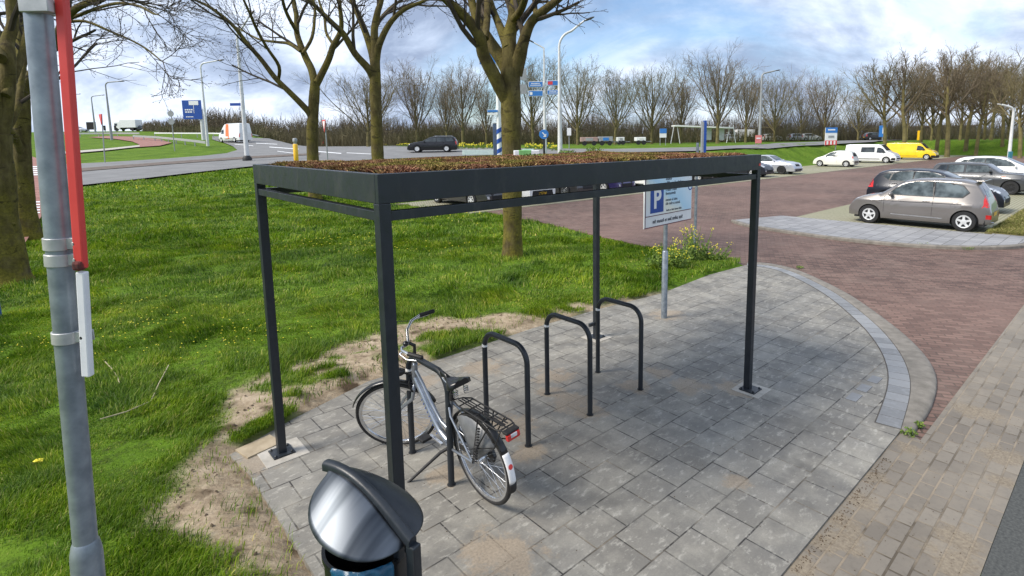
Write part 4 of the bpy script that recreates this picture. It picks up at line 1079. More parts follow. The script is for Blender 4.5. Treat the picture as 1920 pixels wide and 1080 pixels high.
MB().tube([(-1.28, 0, 1.42), (-1.50, 0, 1.56)], .006, 6).build('aerial', MT['black'], k, 0)
MB().tube([(-1.62, .30, .27), (-1.82, .30, .25)], .025, 10).build('exhaust', MT['chrome'], k, 40)
# ---- dark hatch behind it, nose the other way
maz = dict(L=4.20, W=1.75, H=1.47, wb=2.64, fo=.85, wr=.31, paint='night', belt=.62, tum=.33, er=.13, nose=.24, tail=.20, sm=11, mirror=(.66, .66), sq=.6,
    prof=[(0, .40), (.012, .55), (.04, .72), (.09, .90), (.16, .965), (.34, 1.0), (.48, .985), (.56, .94), (.66, .80), (.735, .70), (.85, .635), (.94, .56), (.985, .45), (1, .32)],
    side=[('window', [(.37, .68), (.665, .69), (.58, .85), (.50, .925), (.38, .93)], 'glass_painted_sheen'), ('window', [(.19, .70), (.36, .68), (.365, .93), (.27, .92), (.21, .86)], 'glass_painted_sheen'), ('window', [(.125, .79), (.18, .705), (.195, .86), (.165, .865)], 'glass_painted_sheen')],
    top=[('windscreen', .57, .725, .52, .63, 'glass_painted_sheen')],
    end=[('rear_window', [(-.70, .66), (.70, .66), (.60, .90), (-.60, .90)], 'glass', True, False), ('tail_light', [(.72, .50), (.99, .50), (.97, .72), (.90, .84), (.80, .80)], 'redlens', True, True), ('number_plate', [(-.30, .36), (.30, .36), (.30, .43), (-.30, .43)], 'plate', True, False),
         ('headlight', [(.52, .50), (.85, .47), (.98, .52), (.97, .60), (.70, .60)], 'clearlens', False, True), ('fog_light', [(.66, .25), (.82, .26), (.80, .33), (.68, .33)], 'clearlens', False, True), ('grille', [(-.50, .24), (.50, .24), (.6, .40), (-.6, .40)], 'dark', False, False)],
    seams=[(.37, .27, .365, .68), (.62, .27, .66, .66), (.20, .40, .19, .70)], handles=[(.41, .60), (.23, .62)])
um = u_for_px(1766, 4.9)
car('parked_car', 'midnight blue hatchback half hidden behind the taupe hatchback, with its tail at the lane', 'car', UN(um, 5.15, -.012), ROT_S, maz)
# ---- grey mini-style hatch
mini = dict(L=3.98, W=1.73, H=1.42, wb=2.57, fo=.76, wr=.315, paint='grey', belt=.63, tum=.22, er=.09, nose=.16, tail=.12, sm=7, mirror=(.62, .70), sq=.5, rim='alloy_dark', spk=9, bmirror=1,
    prof=[(0, .40), (.01, .55), (.035, .70), (.07, .90), (.10, .965), (.30, .995), (.50, .99), (.575, .955), (.64, .82), (.69, .72), (.74, .695), (.90, .66), (.965, .60), (.99, .45), (1, .32)],
    side=[('window', [(.385, .68), (.640, .70), (.585, .90), (.39, .915)], 'glass_painted_sheen'), ('window', [(.205, .68), (.365, .68), (.37, .915), (.22, .91)], 'glass_painted_sheen'), ('window', [(.09, .72), (.19, .68), (.205, .905), (.14, .895)], 'glass'), ('sill_trim', [(.30, .16), (.66, .16), (.66, .24), (.30, .24)], 'black'), ('side_lamp', [(.725, .55), (.76, .55), (.76, .575), (.725, .575)], 'orange')],
    top=[('windscreen', .572, .695, .58, .66, 'glass')],
    end=[('headlight', [(.50, .48), (.80, .46), (.95, .52), (.95, .60), (.60, .64)], 'clearlens', False, True), ('grille', [(-.45, .28), (.45, .28), (.5, .5), (-.5, .5)], 'dark', False, False), ('rear_window', [(-.72, .66), (.72, .66), (.66, .88), (-.66, .88)], 'glass', True, False), ('tail_light', [(.74, .46), (.97, .46), (.97, .62), (.76, .62)], 'redlens', True, True)],
    seams=[(.375, .26, .373, .68), (.66, .26, .655, .68), (.205, .40, .195, .68)], handles=[(.43, .60), (.25, .60)])
q = UN(u_for_px(1858, 3.9), 3.9)
uu = toUN(20.6, 25.9)
car('parked_car', 'graphite grey boxy hatchback with black wheels at the right edge', 'car', UN(uu[0], uu[1], -.012), ROT_S, mini)
ka = dict(L=3.62, W=1.66, H=1.50, wb=2.30, fo=.70, wr=.29, paint='cream', belt=.60, tum=.36, er=.14, nose=.26, tail=.20, sm=13, mirror=(.66, .64), sq=.62,
    prof=[(0, .36), (.012, .50), (.035, .66), (.07, .84), (.11, .93), (.25, .99), (.40, 1.0), (.50, .97), (.60, .88), (.70, .74), (.77, .65), (.88, .575), (.95, .49), (.985, .40), (1, .30)],
    side=[('window', [(.40, .63), (.70, .64), (.62, .79), (.52, .885), (.42, .90)], 'glass_painted_sheen'), ('window', [(.20, .74), (.385, .64), (.41, .90), (.30, .895), (.23, .83)], 'glass')],
    top=[('windscreen', .545, .745, .48, .60, 'glass')],
    end=[('rear_window', [(-.74, .64), (.74, .64), (.60, .90), (-.60, .90)], 'dark', True, False), ('tail_light', [(.68, .50), (.97, .52), (.99, .66), (.86, .64)], 'redlens', True, True), ('bumper', [(-.9, .20), (.9, .20), (.95, .36), (-.95, .36)], 'dgrey', True, False), ('headlight', [(.45, .46), (.85, .45), (.97, .54), (.90, .60)], 'clearlens', False, True)],
    seams=[(.395, .26, .395, .63), (.70, .27, .71, .62)], handles=[(.43, .56)])
NR = 19.55
car('parked_car', 'small ivory white three-door car parked nose to the grass beside the white van', 'car', UN(u_for_px(1566, NR), NR, -.012), ROT_N, ka)
sed = dict(L=4.50, W=1.76, H=1.42, wb=2.60, fo=.92, wr=.31, paint='silver', belt=.63, tum=.34, er=.10, nose=.16, tail=.14, sm=7, mirror=(.655, .68), rim='alloy_dark', spk=5, sq=.5,
    prof=[(0, .42), (.01, .62), (.03, .72), (.16, .745), (.20, .78), (.29, .96), (.36, .995), (.48, 1.0), (.55, .96), (.64, .79), (.685, .72), (.84, .655), (.955, .58), (.985, .45), (1, .30)],
    side=[('window', [(.42, .67), (.655, .68), (.575, .87), (.535, .925), (.43, .94)], 'glass_painted_sheen'), ('window', [(.25, .68), (.405, .67), (.41, .94), (.33, .92), (.28, .83)], 'glass_painted_sheen')],
    top=[('windscreen', .555, .685, .52, .64, 'glass')],
    end=[('headlight', [(.48, .44), (.96, .44), (.97, .54), (.5, .55)], 'clearlens', False, True), ('grille', [(-.42, .42), (.42, .42), (.42, .54), (-.42, .54)], 'dark', False, False), ('lower_grille', [(-.7, .18), (.7, .18), (.7, .27), (-.7, .27)], 'dark', False, False), ('number_plate', [(-.30, .32), (.30, .32), (.30, .39), (-.30, .39)], 'plate', False, False), ('tail_light', [(.6, .50), (.97, .50), (.97, .64), (.6, .64)], 'redlens', True, True)],
    seams=[(.415, .26, .415, .67), (.65, .27, .66, .66), (.26, .40, .25, .68)], handles=[(.44, .60), (.27, .61)])
def row_car(lab, px_nose, spec, heading, paint=None, name='parked_car', cat='car', n=NR, **kw):
    s = dict(spec); s.update(kw)
    if paint: s['paint'] = paint
    uu = u_for_px(px_nose, n-s['L']/2 if heading == ROT_S or True else n)
    return car(name, lab, cat, UN(uu, n, -.012), heading, s)
row_car('silver saloon with dark alloy wheels, nose out, next to the dark blue car', 1497, sed, ROT_S)
row_car('dark blue hatchback whose nose shows past the right shelter post', 1443, maz, ROT_S, 'night')
row_car('black hatchback hidden behind the parking sign, seen under the shelter roof', 1345, maz, ROT_S, 'black')
row_car('white hatchback seen under the shelter roof just left of the parking sign', 1258, ka, ROT_S, 'white', rim='hubcap')
row_car('violet blue hatchback with silver wheels seen under the shelter roof', 1176, maz, ROT_S, 'purple')
row_car('dark grey car with many-spoked dark wheels seen under the shelter roof', 1103, mini, ROT_S, 'dgrey', spk=10, rim='chrome')
wc = dict(sed); wc['end'] = sed['end']+[('rear_bumper', [(-.78, .22), (.78, .22), (.70, .40), (-.70, .40)], 'dark', True, False), ('number_plate', [(-.28, .27), (.28, .27), (.28, .35), (-.28, .35)], 'plate', True, False)]
row_car('white car with an orange-yellow number plate beside the moss-green trunk', 1018, wc, ROT_N, 'white')
row_car('dark grey car with silver wheels, leftmost of those seen under the shelter roof', 938, dict(maz, spk=7), ROT_S, 'dgrey')
# ---- vans
van = dict(L=4.90, W=1.90, H=1.96, wb=3.10, fo=.88, wr=.33, paint='white', belt=.52, tum=.13, er=.12, nose=.18, tail=.05, sm=7, mirror=(.76, .58), sq=.42, sill=.24, bmirror=1,
    prof=[(0, .40), (.004, .90), (.015, .975), (.08, .995), (.40, 1.0), (.66, .985), (.71, .955), (.80, .70), (.845, .60), (.94, .515), (.98, .43), (1, .28)],
    side=[('window', [(.635, .545), (.805, .55), (.745, .735), (.70, .80), (.645, .81)], 'glass'), ('window', [(.33, .58), (.585, .58), (.585, .83), (.34, .83)], 'glass'), ('side_moulding', [(.12, .20), (.70, .20), (.70, .24), (.12, .24)], 'black'), ('bumper_corner', [(.90, .16), (.985, .16), (.985, .28), (.92, .28)], 'black')],
    top=[('windscreen', .695, .815, .72, .76, 'glass')],
    end=[('headlight', [(.62, .36), (.97, .36), (.97, .50), (.75, .47)], 'clearlens', False, True), ('grille', [(-.6, .22), (.6, .22), (.55, .38), (-.55, .38)], 'dark', False, False), ('tail_light', [(.88, .40), (.99, .40), (.99, .70), (.88, .70)], 'redlens', True, True)],
    seams=[(.615, .24, .612, .85), (.83, .26, .82, .55), (.32, .24, .32, .86)], handles=[(.64, .47), (.58, .47)], strips=[(.05, .60, .50, .012)])
u0 = u_for_px(1640, NR)
row_car('white crew van with dark side windows parked between the ivory car and the yellow van', 1684, van, ROT_S, 'white', 'van', 'van', n=NR)
yv = dict(van, L=5.2, H=2.0, paint='yellow', side=[van['side'][0], ('side_moulding', [(.12, .20), (.66, .20), (.66, .225), (.12, .225)], 'black'), ('bumper_corner', [(.90, .14), (.985, .14), (.985, .26), (.92, .26)], 'black')], strips=[(.10, .60, .52, .012)],
    end=[('headlight', [(.55, .38), (.97, .40), (.97, .49), (.75, .50)], 'clearlens', False, True), ('grille', [(-.6, .30), (.6, .30), (.55, .40), (-.55, .40)], 'dark', False, False), ('bumper', [(-.95, .14), (.95, .14), (.95, .26), (-.95, .26)], 'dark', False, False)])
row_car('bright yellow panel van parked at the far end beside the white van', 1757, yv, ROT_S, 'yellow', 'van', 'van', n=NR-.6)
mpv = dict(maz, L=4.4, H=1.6, paint='white')
q = toUN(20.6, 25.9)
car('parked_car', 'white car behind the graphite hatchback, cut off by the right edge', 'car', UN(q[0]+4.6, q[1]-.1, -.012), ROT_S, mpv)
# ---- moving traffic
vol = dict(L=4.72, W=1.83, H=1.47, wb=2.76, fo=.95, wr=.32, paint='black', belt=.62, tum=.30, er=.09, nose=.18, tail=.10, sm=7, mirror=(.655, .67), spk=0, sq=.5,
    prof=[(0, .42), (.008, .55), (.02, .72), (.055, .93), (.08, .97), (.30, 1.0), (.48, .99), (.55, .95), (.645, .79), (.69, .71), (.84, .64), (.95, .56), (.985, .45), (1, .30)],
    side=[('window', [(.42, .66), (.655, .675), (.575, .86), (.53, .92), (.425, .93)], 'glass'), ('window', [(.245, .66), (.405, .66), (.41, .93), (.25, .93)], 'glass'), ('window', [(.07, .70), (.23, .66), (.235, .925), (.10, .915)], 'glass')],
    top=[('windscreen', .555, .69, .54, .64, 'glass_painted_sheen')],
    end=[('headlight', [(.5, .44), (.96, .44), (.97, .56), (.5, .56)], 'clearlens', False, True), ('tail_light', [(.84, .48), (.99, .48), (.97, .90), (.86, .90)], 'redlens', True, True)], handles=[(.44, .58), (.27, .59)])
Yv = 53.0; pv = onTY(812, Yv)
dv = (onTY(770, Yv)-onTY(855, Yv+.3)); hv = math.atan2(dv.y, dv.x)
c_ = car('moving_car', 'black estate car driving left along the roundabout road', 'car', (pv.x, pv.y, pv.z+.06), hv, vol)
for s_ in (1, -1): MB().tube([(-1.9, s_*.56, 1.46), (-1.8, s_*.56, 1.50), (-.3, s_*.58, 1.515), (-.15, s_*.58, 1.47)], .018, 6).build('roof_rail', MT['chrome'], c_, 50)
spr = dict(van, L=5.9, H=2.6, W=2.0, wb=3.6, fo=1.0, wr=.34, belt=.42, side=[('window', [(.70, .46), (.83, .46), (.79, .66), (.71, .68)], 'glass'), ('livery_band', [(.44, .18), (.60, .18), (.64, .97), (.50, .97)], 'orange'), ('side_moulding', [(.10, .15), (.66, .15), (.66, .19), (.10, .19)], 'dgrey')], seams=[], strips=[], handles=[],
    prof=[(0, .30), (.004, .93), (.02, .985), (.10, 1.0), (.60, 1.0), (.70, .96), (.80, .72), (.86, .53), (.95, .45), (.985, .36), (1, .2)], spk=0,
    top=[('windscreen', .715, .83, .76, .82, 'glass')], end=[('headlight', [(.62, .30), (.97, .30), (.97, .42), (.75, .40)], 'clearlens', False, True), ('tail_light', [(.88, .25), (.99, .25), (.99, .45), (.88, .45)], 'redlens', True, True), ('door_seam', [(-.01, .2), (.01, .2), (.01, .95), (-.01, .95)], 'dark', True, False)])
pv = onT(440, 262.5); pv = onTY(441, 78)
d0 = ray(441, 262); hv = math.atan2(d0.y, d0.x)+R(27)
car('delivery_van', 'white delivery van with an orange livery band on the roundabout road', 'van', (pv.x, pv.y, pv.z+.06), hv, spr)
# ================================================================== trees
def grow(mb, p, d, L, r, lvl, rg, T, tips=None, first=None):
    # one branch and its children; T: per-level dicts
    P = T[min(lvl, len(T)-1)]; n = P['seg']; pts = [Vector(p)]; rads = [r]; d = Vector(d).normalized(); dirs = [d.copy()]
    for i in range(n):
        d = d+Vector((rg.gauss(0, 1), rg.gauss(0, 1), rg.gauss(0, 1)))*P['wob']+Vector((0, 0, P['up']*(1+P.get('upg', 0)*i/n)))
        d.normalize(); pts.append(pts[-1]+d*(L/n)); rads.append(r+(r*P['tip']-r)*(i+1)/n); dirs.append(d.copy())
    mb.tube(pts, rads, P['sides'], False)
    if tips is not None and lvl >= P.get('budlvl', 99): tips.append((pts[-1], dirs[-1]))
    children(mb, pts, rads, dirs, L, lvl, rg, T, tips)
def children(mb, pts, rads, dirs, L, lvl, rg, T, tips, t0=None):
    if lvl+1 >= len(T): return
    P = T[lvl]; n = len(pts)-1; az = rg.uniform(0, 6.28)
    for k in range(P['kids']):
        t = (P['t0'] if t0 is None else t0)+(1-(P['t0'] if t0 is None else t0))*(k+rg.random()*.9)/P['kids']; f = min(t*n, n-1e-6); i = int(f); q = pts[i].lerp(pts[i+1], f-i); dd = dirs[min(i+1, n)]
        az += 2.4+rg.uniform(-.5, .5); o = dd.orthogonal().normalized(); o = Quaternion(dd, az) @ o
        a = P['ang']*rg.uniform(.75, 1.25); nd = dd*math.cos(a)+o*math.sin(a)
        rr = (rads[i]+(rads[i+1]-rads[i])*(f-i))*P['rk']*rg.uniform(.8, 1.1)
        grow(mb, q, nd, L*P['lk']*rg.uniform(.7, 1.2)*(1.15-.5*t), max(rr, P.get('rmin', .004)), lvl+1, rg, T, tips)
def spline(P, R_, k=4):
    out = []; rr = []
    for i in range(len(P)-1):
        p0, p1, p2, p3 = P[max(i-1, 0)], P[i], P[i+1], P[min(i+2, len(P)-1)]
        for j in range(k):
            t = j/k; out.append(.5*((2*p1)+(p2-p0)*t+(2*p0-5*p1+4*p2-p3)*t*t+(3*p1-p0-3*p2+p3)*t**3)); rr.append(R_[i]+(R_[i+1]-R_[i])*t)
    out.append(P[-1]); rr.append(R_[-1]); return out, rr
def buds(mb, tips, rg, s=.014):
    for p, d in tips:
        if rg.random() < .35: continue
        q = d.orthogonal().normalized(); w_ = d.cross(q); L = s*rg.uniform(1.0, 2.2); e = s*.42
        mb.add([p-d*s*.2, p+q*e+d*L*.4, p+w_*e+d*L*.4, p-q*e+d*L*.4, p-w_*e+d*L*.4, p+d*L], [(0,2,1),(0,3,2),(0,4,3),(0,1,4),(5,1,2),(5,2,3),(5,3,4),(5,4,1)])
# foreground trees: trunk and main limbs follow the photo, each limb with its own depth
TWIG = [dict(seg=6, wob=.07, up=.02, tip=.5, sides=7, kids=5, t0=.30, ang=.6, rk=.55, lk=.66, rmin=.011),
        dict(seg=6, wob=.10, up=-.01, tip=.45, sides=5, kids=4, t0=.25, ang=.65, rk=.55, lk=.72, rmin=.006),
        dict(seg=6, wob=.12, up=-.07, upg=-3.0, tip=.5, sides=4, kids=3, t0=.25, ang=.7, rk=.6, lk=.50, rmin=.004, budlvl=2),
        dict(seg=5, wob=.14, up=.05, tip=.6, sides=3, kids=0, t0=.2, ang=.8, rk=.6, lk=.5, rmin=.004, budlvl=2)]
def fgtree(name, label, base_px, base_pt, trunk, limbs, seed, T=TWIG, cat='tree', group='bare trees on the lawn', kids=7, extra=2.2, scale=1.0, sub=1.0):
    rg = random.Random(seed); B = Vector(base_pt); Y = B.y
    root = thing(name, label, cat, B, 0, group)
    wpx = lambda w: w/2*Y/FPX
    # trunk
    P = [B+Vector((0, 0, -.06))]+[at(u, v, Y) for u, v, w in trunk]; Rr = [wpx(trunk[0][2])*1.28]+[wpx(w) for _, _, w in trunk]
    Rr[1] *= 1.02
    pts, rr = spline([p-B for p in P], Rr, 6)
    # a little irregularity in the girth
    rr = [r*(1+.025*math.sin(i*.55+seed)+.02*rg.uniform(-1, 1)) for i, r in enumerate(rr)]
    mb = MB(); mb.tube(pts, rr, 18, True); 
    for j in range(7):
        i = rg.randrange(4, max(5, len(pts)-3)); a = rg.uniform(0, 6.28)
        mb.sphere(pts[i]+Vector((math.cos(a), math.sin(a), 0))*rr[i]*.93, rr[i]*rg.uniform(.10, .2), 7, 5, (1, 1, .7))
    tb = MB(); tips = []
    for pl_, dy in limbs:
        n = len(pl_); P = []; Rr = []
        for i, (u, v, w) in enumerate(pl_):
            P.append(at(u, v, Y+dy*(i/(n-1))**1.2)-B); Rr.append(wpx(w))
        d = (P[-1]-P[-2]).normalized(); L = sum((P[i+1]-P[i]).length for i in range(n-1))
        k = 0
        ext = extra*rg.uniform(.8, 1.2)*scale
        if extra > 0:
            for k in (1, 2): P.append(P[-1]+(d+Vector((rg.gauss(0, .12), rg.gauss(0, .12), .05)))*ext/2); Rr.append(Rr[-1]*.72)
        pts, rr = spline(P, Rr, 4); mb.tube(pts, rr, 10, True)
        dirs = [(pts[min(i+1, len(pts)-1)]-pts[max(i-1, 0)]).normalized() for i in range(len(pts))]
        T0 = [dict(T[0], kids=int(kids*sub), lk=1.0)]+T[1:]
        TT = [dict(T0[0], t0=.28)]+T
        TT[0]['lk'] = min(1.0, 2.0*scale/max(L, .5))*1.0
        children(tb, pts, rr, dirs, max(L, 1.0), 0, rg, TT, tips)
    mb.build('trunk', MT['bark'], root, 60)
    o = tb.build('twigs', MT['twig'], root, 0); 
    bb_ = MB(); buds(bb_, tips, rg, .026*max(.6, Y/16)); bb_.build('buds', MT['bud'], root, 0)
    return root
b3 = gnd(960, 486)
fgtree('tree', 'thick mossy trunk with forked limbs rising behind the middle of the shelter', None, b3,
  [(961,470,38),(961,420,36),(960,340,36),(959,260,37),(958,200,37),(957,150,36),(957,128,33)],
  [([(957,196,28),(942,172,25),(925,139,24),(906,101,22),(900,72,20),(880,41,18),(846,8,15),(820,-15,12)], -1.0),
   ([(960,150,30),(945,118,26),(930,96,24),(914,72,22),(895,38,18),(884,0,15)], .8),
   ([(957,140,33),(956,100,30),(955,70,26),(962,37,22),(966,0,18)], .3),
   ([(966,140,28),(975,105,25),(980,84,22),(992,49,18),(1007,30,16),(1045,0,13)], -.6),
   ([(952,90,18),(938,52,15),(929,30,13),(919,0,11)], 1.2),
   ([(909,72,15),(913,40,13),(914,0,12)], .7),
   ([(963,36,14),(976,20,13),(984,0,12)], -.8),
   ([(1005,32,10),(1003,12,9),(1001,-10,8)], .6)], 11, kids=4, extra=1.0)
b2 = gnd(716, 393)
fgtree('tree', 'bare tree with a straight mossy trunk standing above the front shelter post', None, b2,
  [(714,375,24),(711,330,23),(708,290,22),(706,230,21),(704,170,20),(703,125,19)],
  [([(702,150,15),(690,128,14),(666,101,12),(644,64,11),(625,45,9),(580,0,7)], -1.2),
   ([(703,128,16),(698,100,14),(685,60,12),(666,15,10),(659,0,9)], 1.0),
   ([(704,128,17),(704,95,15),(702,56,13),(709,19,11),(715,0,9)], .2),
   ([(706,112,13),(711,84,12),(730,45,10),(756,19,8),(790,4,6),(805,-4,5)], -.8),
   ([(702,60,8),(712,38,7),(738,10,6)], 1.5)], 22, kids=5, extra=2.4, scale=1.2)
b1 = gnd(592, 379)
fgtree('tree', 'bare tree with wide-spreading limbs to the left of the shelter roof', None, b1,
  [(590,360,23),(588,320,22),(586,280,21),(586,240,20),(588,200,19),(590,170,18),(591,152,17)],
  [([(586,228,13),(580,212,12),(565,195,11),(542,172,10),(516,146,9),(490,112,8),(464,82,7),(434,45,6),(396,15,5),(366,0,4)], -1.5),
   ([(590,156,14),(584,130,13),(572,105,12),(557,64,10),(556,30,9),(550,0,8)], 1.0),
   ([(593,158,14),(600,145,13),(616,112,12),(625,86,11),(638,60,9),(640,37,8),(636,0,7)], -.4),
   ([(522,150,6),(523,124,6),(501,90,5),(482,56,5),(467,22,4)], -2.5),
   ([(563,96,6),(542,82,6),(520,79,5),(490,75,4),(470,66,3)], 2.0),
   ([(558,62,7),(540,30,6),(530,0,5)], -1.6), ([(568,100,6),(585,70,6),(590,30,5),(588,0,4)], 1.6),
   ([(626,84,6),(612,62,5),(608,30,5),(598,0,4)], 1.4)], 33, kids=5, extra=2.2, scale=1.2)
bl = gnd(16, 533)
fgtree('tree', 'thick mossy trunk at the left edge behind the galvanised pole', None, bl,
  [(13,520,72),(6,470,64),(-1,420,58),(-5,350,54),(-8,300,50),(-9,250,46)],
  [([(-6,262,34),(6,215,28),(14,150,24),(15,100,22),(14,78,21),(24,44,18),(20,0,16)], .6),
   ([(-10,255,34),(-18,190,30),(-26,110,26),(-34,40,22)], -.5),
   ([(-6,285,20),(8,248,16),(26,215,14),(36,185,12),(42,140,9)], .9),
   ([(10,180,15),(24,150,13),(38,112,12),(50,60,10),(60,0,8)], 1.4),
   ([(0,110,20),(-4,80,18),(-14,40,16)], 1.0)], 44, kids=3, extra=1.2, sub=1)
b_l = gnd(52, 447)
fgtree('tree', 'leaner mossy trunk just right of the thick one, a bough reaching over the red board', None, b_l,
  [(52,435,40),(47,390,33),(43,330,29),(41,270,27),(41,210,25),(42,165,22)],
  [([(43,180,17),(60,140,16),(80,112,18),(93,93,16),(107,71,15),(124,33,13),(155,9,11),(189,0,9)], -1.0),
   ([(42,170,17),(40,120,14),(37,70,12),(44,20,11),(50,-10,9)], .9),
   ([(116,50,7),(129,36,7),(155,26,6),(189,13,5),(225,6,5),(262,12,4),(286,25,3)], -2.2),
   ([(121,42,6),(160,40,5),(205,58,4),(245,75,3),(275,92,3),(300,112,2)], -1.4),
   ([(190,0,5),(230,-4,4),(275,10,3),(304,18,2)], 1.0),
   ([(44,300,14),(30,262,12),(10,240,12),(-20,225,10)], -1.2)], 55, kids=4, extra=.4, scale=.75)
# ---------------------------------------------------------------- trees of the background: a few forms, each tree its own object
def bgproto(seed, H, trunk_h, nlimb, wide, dens, lean=.0, low=.55):
    # limbs leave the stem at several heights, swing outwards and curl up into an egg-shaped crown
    rg = random.Random(seed); mt, mc = MB(), MB()
    T = [dict(seg=6, wob=.05, up=.12, tip=.40, sides=5, kids=dens, t0=.10, ang=.6, rk=.45, lk=.42, rmin=.024),
         dict(seg=4, wob=.10, up=.09, tip=.5, sides=3, kids=6, t0=.12, ang=.6, rk=.55, lk=.60, rmin=.015),
         dict(seg=3, wob=.12, up=.07, tip=.5, sides=3, kids=3, t0=.15, ang=.6, rk=.6, lk=.65, rmin=.011),
         dict(seg=2, wob=.14, up=.05, tip=.7, sides=3, kids=0, t0=.2, ang=.6, rk=.6, lk=.5, rmin=.009)]
    r0 = H*.019
    stem = [Vector((0, 0, -.3)), Vector((0, 0, .3)), Vector((lean*.3, 0, trunk_h*.6)), Vector((lean, .05, trunk_h)), Vector((lean*1.1, .1, trunk_h+(H-trunk_h)*.35)), Vector((lean*.9, 0, trunk_h+(H-trunk_h)*.7))]
    mt.tube(stem, [r0*1.3, r0*1.05, r0*.92, r0*.8, r0*.5, r0*.22], 8)
    grow(mc, stem[-1], Vector((rg.gauss(0, .1), rg.gauss(0, .1), 1)), (H-stem[-1].z)*.95, r0*.22, 1, rg, T)
    az = rg.uniform(0, 6.28)
    for k in range(nlimb):
        f = k/(nlimb-1); z = trunk_h*(low+.5*f)+(H-trunk_h)*.45*max(0, f-.45)
        az += 2.4+rg.uniform(-.4, .4)
        i = max(q for q in range(len(stem)) if stem[q].z <= z); i = min(i, len(stem)-2); g = (z-stem[i].z)/(stem[i+1].z-stem[i].z); p = stem[i].lerp(stem[i+1], g)
        s_ = wide*(1.25-.75*f)*rg.uniform(.75, 1.2); d = Vector((math.cos(az)*s_, math.sin(az)*s_, 1)).normalized()
        zend = H*(.80+.2*rg.random())*(1-.10*(1-f)); L = (zend-z)*(1+.12*s_)
        grow(mc, p, d, L, r0*(.50-.2*f), 0, rg, T)
    return mt, mc
protos = []
for i, (H, th, nl, wd, dn, ln, lw) in enumerate(((12, 3.4, 13, .75, 9, 0, .6), (12, 3.0, 14, .95, 9, .1, .6), (12, 3.6, 12, .62, 10, 0, .6), (12, 3.2, 13, 1.05, 9, -.2, .65), (12, 5.4, 12, 1.15, 8, .45, .8), (12, 4.8, 12, .95, 9, -.5, .8))):
    mt, mc = bgproto(100+i, H, th, nl, wd, dn, ln, lw)
    me1 = mt.build('trunk', MT['trunk_far']); me2 = mc.build('crown', MT['twig_far' if i % 2 == 0 else 'twig_far2'], None, 0)
    protos.append((me1.data, me2.data)); bpy.data.objects.remove(me1); bpy.data.objects.remove(me2)
def bgtree(px, Y, vtop, k, label, group, rz, wide=1.0, name='tree'):
    p = onTY(px, Y); vb = proj(p)[1]; H = (vb-vtop)*Y/FPX; s_ = H/12.0
    t_ = thing(name, label, 'tree', p, rz, group); t_.scale = (s_*wide, s_*wide, s_)
    for nm, me in zip(('trunk', 'crown'), protos[k]):
        o = bpy.data.objects.new(nm, me); col.objects.link(o); o.parent = t_
    return t_
G1 = 'row of upswept bare trees beyond the roundabout'
row = [(690,86,142,1,1.25,'bare round-headed tree half hidden by the straight mossy trunk'), (782,88,137,0,.95,'bare oval tree standing left of the black estate car'), (838,100,150,2,.9,'slim bare tree above the roof of the black estate car'), (868,86,133,0,1.0,'tall oval bare tree just right of the black estate car'), (912,96,148,2,.85,'slim bare tree left of the thick trunk and the blue-striped post'),
       (1000,88,118,3,1.0,'bare tree behind the four blue direction signs'), (1083,84,127,1,.95,'dense dark bare tree right of the tall white lamp post'), (1153,80,132,3,.95,'vase-shaped bare tree above the grey and red trailers'), (1222,88,130,1,.95,'broad bare tree above the white box trailer'), (1276,90,142,2,1.1,'bare tree left of the tall blue pylon'), (1345,80,121,0,1.05,'tallest bare tree of the row, right of the blue pylon'),
       (1398,96,138,2,1.0,'bare tree just left of the slim lamp post with the red sign'), (1452,104,150,1,.9,'olive bare tree right of the slim lamp post with the red sign'), (1500,112,158,3,.8,'dark bare tree to the left of the blue and red billboard'), (1545,108,158,0,.95,'bare tree straight above the blue and red billboard'), (1608,100,170,1,.9,'lone spreading bare tree between billboard and the parkland trees')]
for i, (px, Y, vt, k, wd, lab) in enumerate(row): bgtree(px, Y, vt+(0, -6, 9, -3, 12, 4, -5, 8, -2, 10, -8, 6, -4, 9, -10, 3)[i], k, lab, G1, i*1.3, wd)
G2 = 'tall park trees behind the car park'
rw = [(1660,60,112,5,1.0,'slim park tree, first at the left of the tall group'), (1697,58,98,4,1.0,'park tree with a crooked low bough above the white van'), (1727,64,120,5,.8,'thin park tree directly behind the yellow van roof'), (1757,62,104,4,.95,'park tree with a leaning bough above the yellow van bonnet'), (1778,58,92,4,1.05,'stout park tree just right of the yellow van nose'), (1812,66,96,5,1.0,'park tree right of the stout one beside the yellow van'), (1832,60,108,4,.85,'slender leaning park tree left of the small right-hand lamp'), (1858,72,118,5,1.0,'park tree between the leaning one and the right-hand lamp'),
      (1880,64,112,4,.9,'park tree rising right behind the curved top of the right-hand lamp'), (1915,52,120,5,1.0,'yellowish mossy park tree at the right edge'), (1746,92,138,1,.9,'farther park tree seen in the gap above the yellow van'), (1800,90,135,0,1.0,'farther park tree between two stout trunks'), (1845,95,130,3,1.0,'distant park tree filling the crown gap left of the lamp'), (1890,90,128,1,1.1,'distant park tree behind the right-hand lamp'), (1700,96,165,0,.9,'low distant park tree behind the crooked bough')]
for i, (px, Y, vt, k, wd, lab) in enumerate(rw): bgtree(px, Y+(14 if Y < 75 else 0), vt, k, lab, G2, i*1.9+.4, wd)
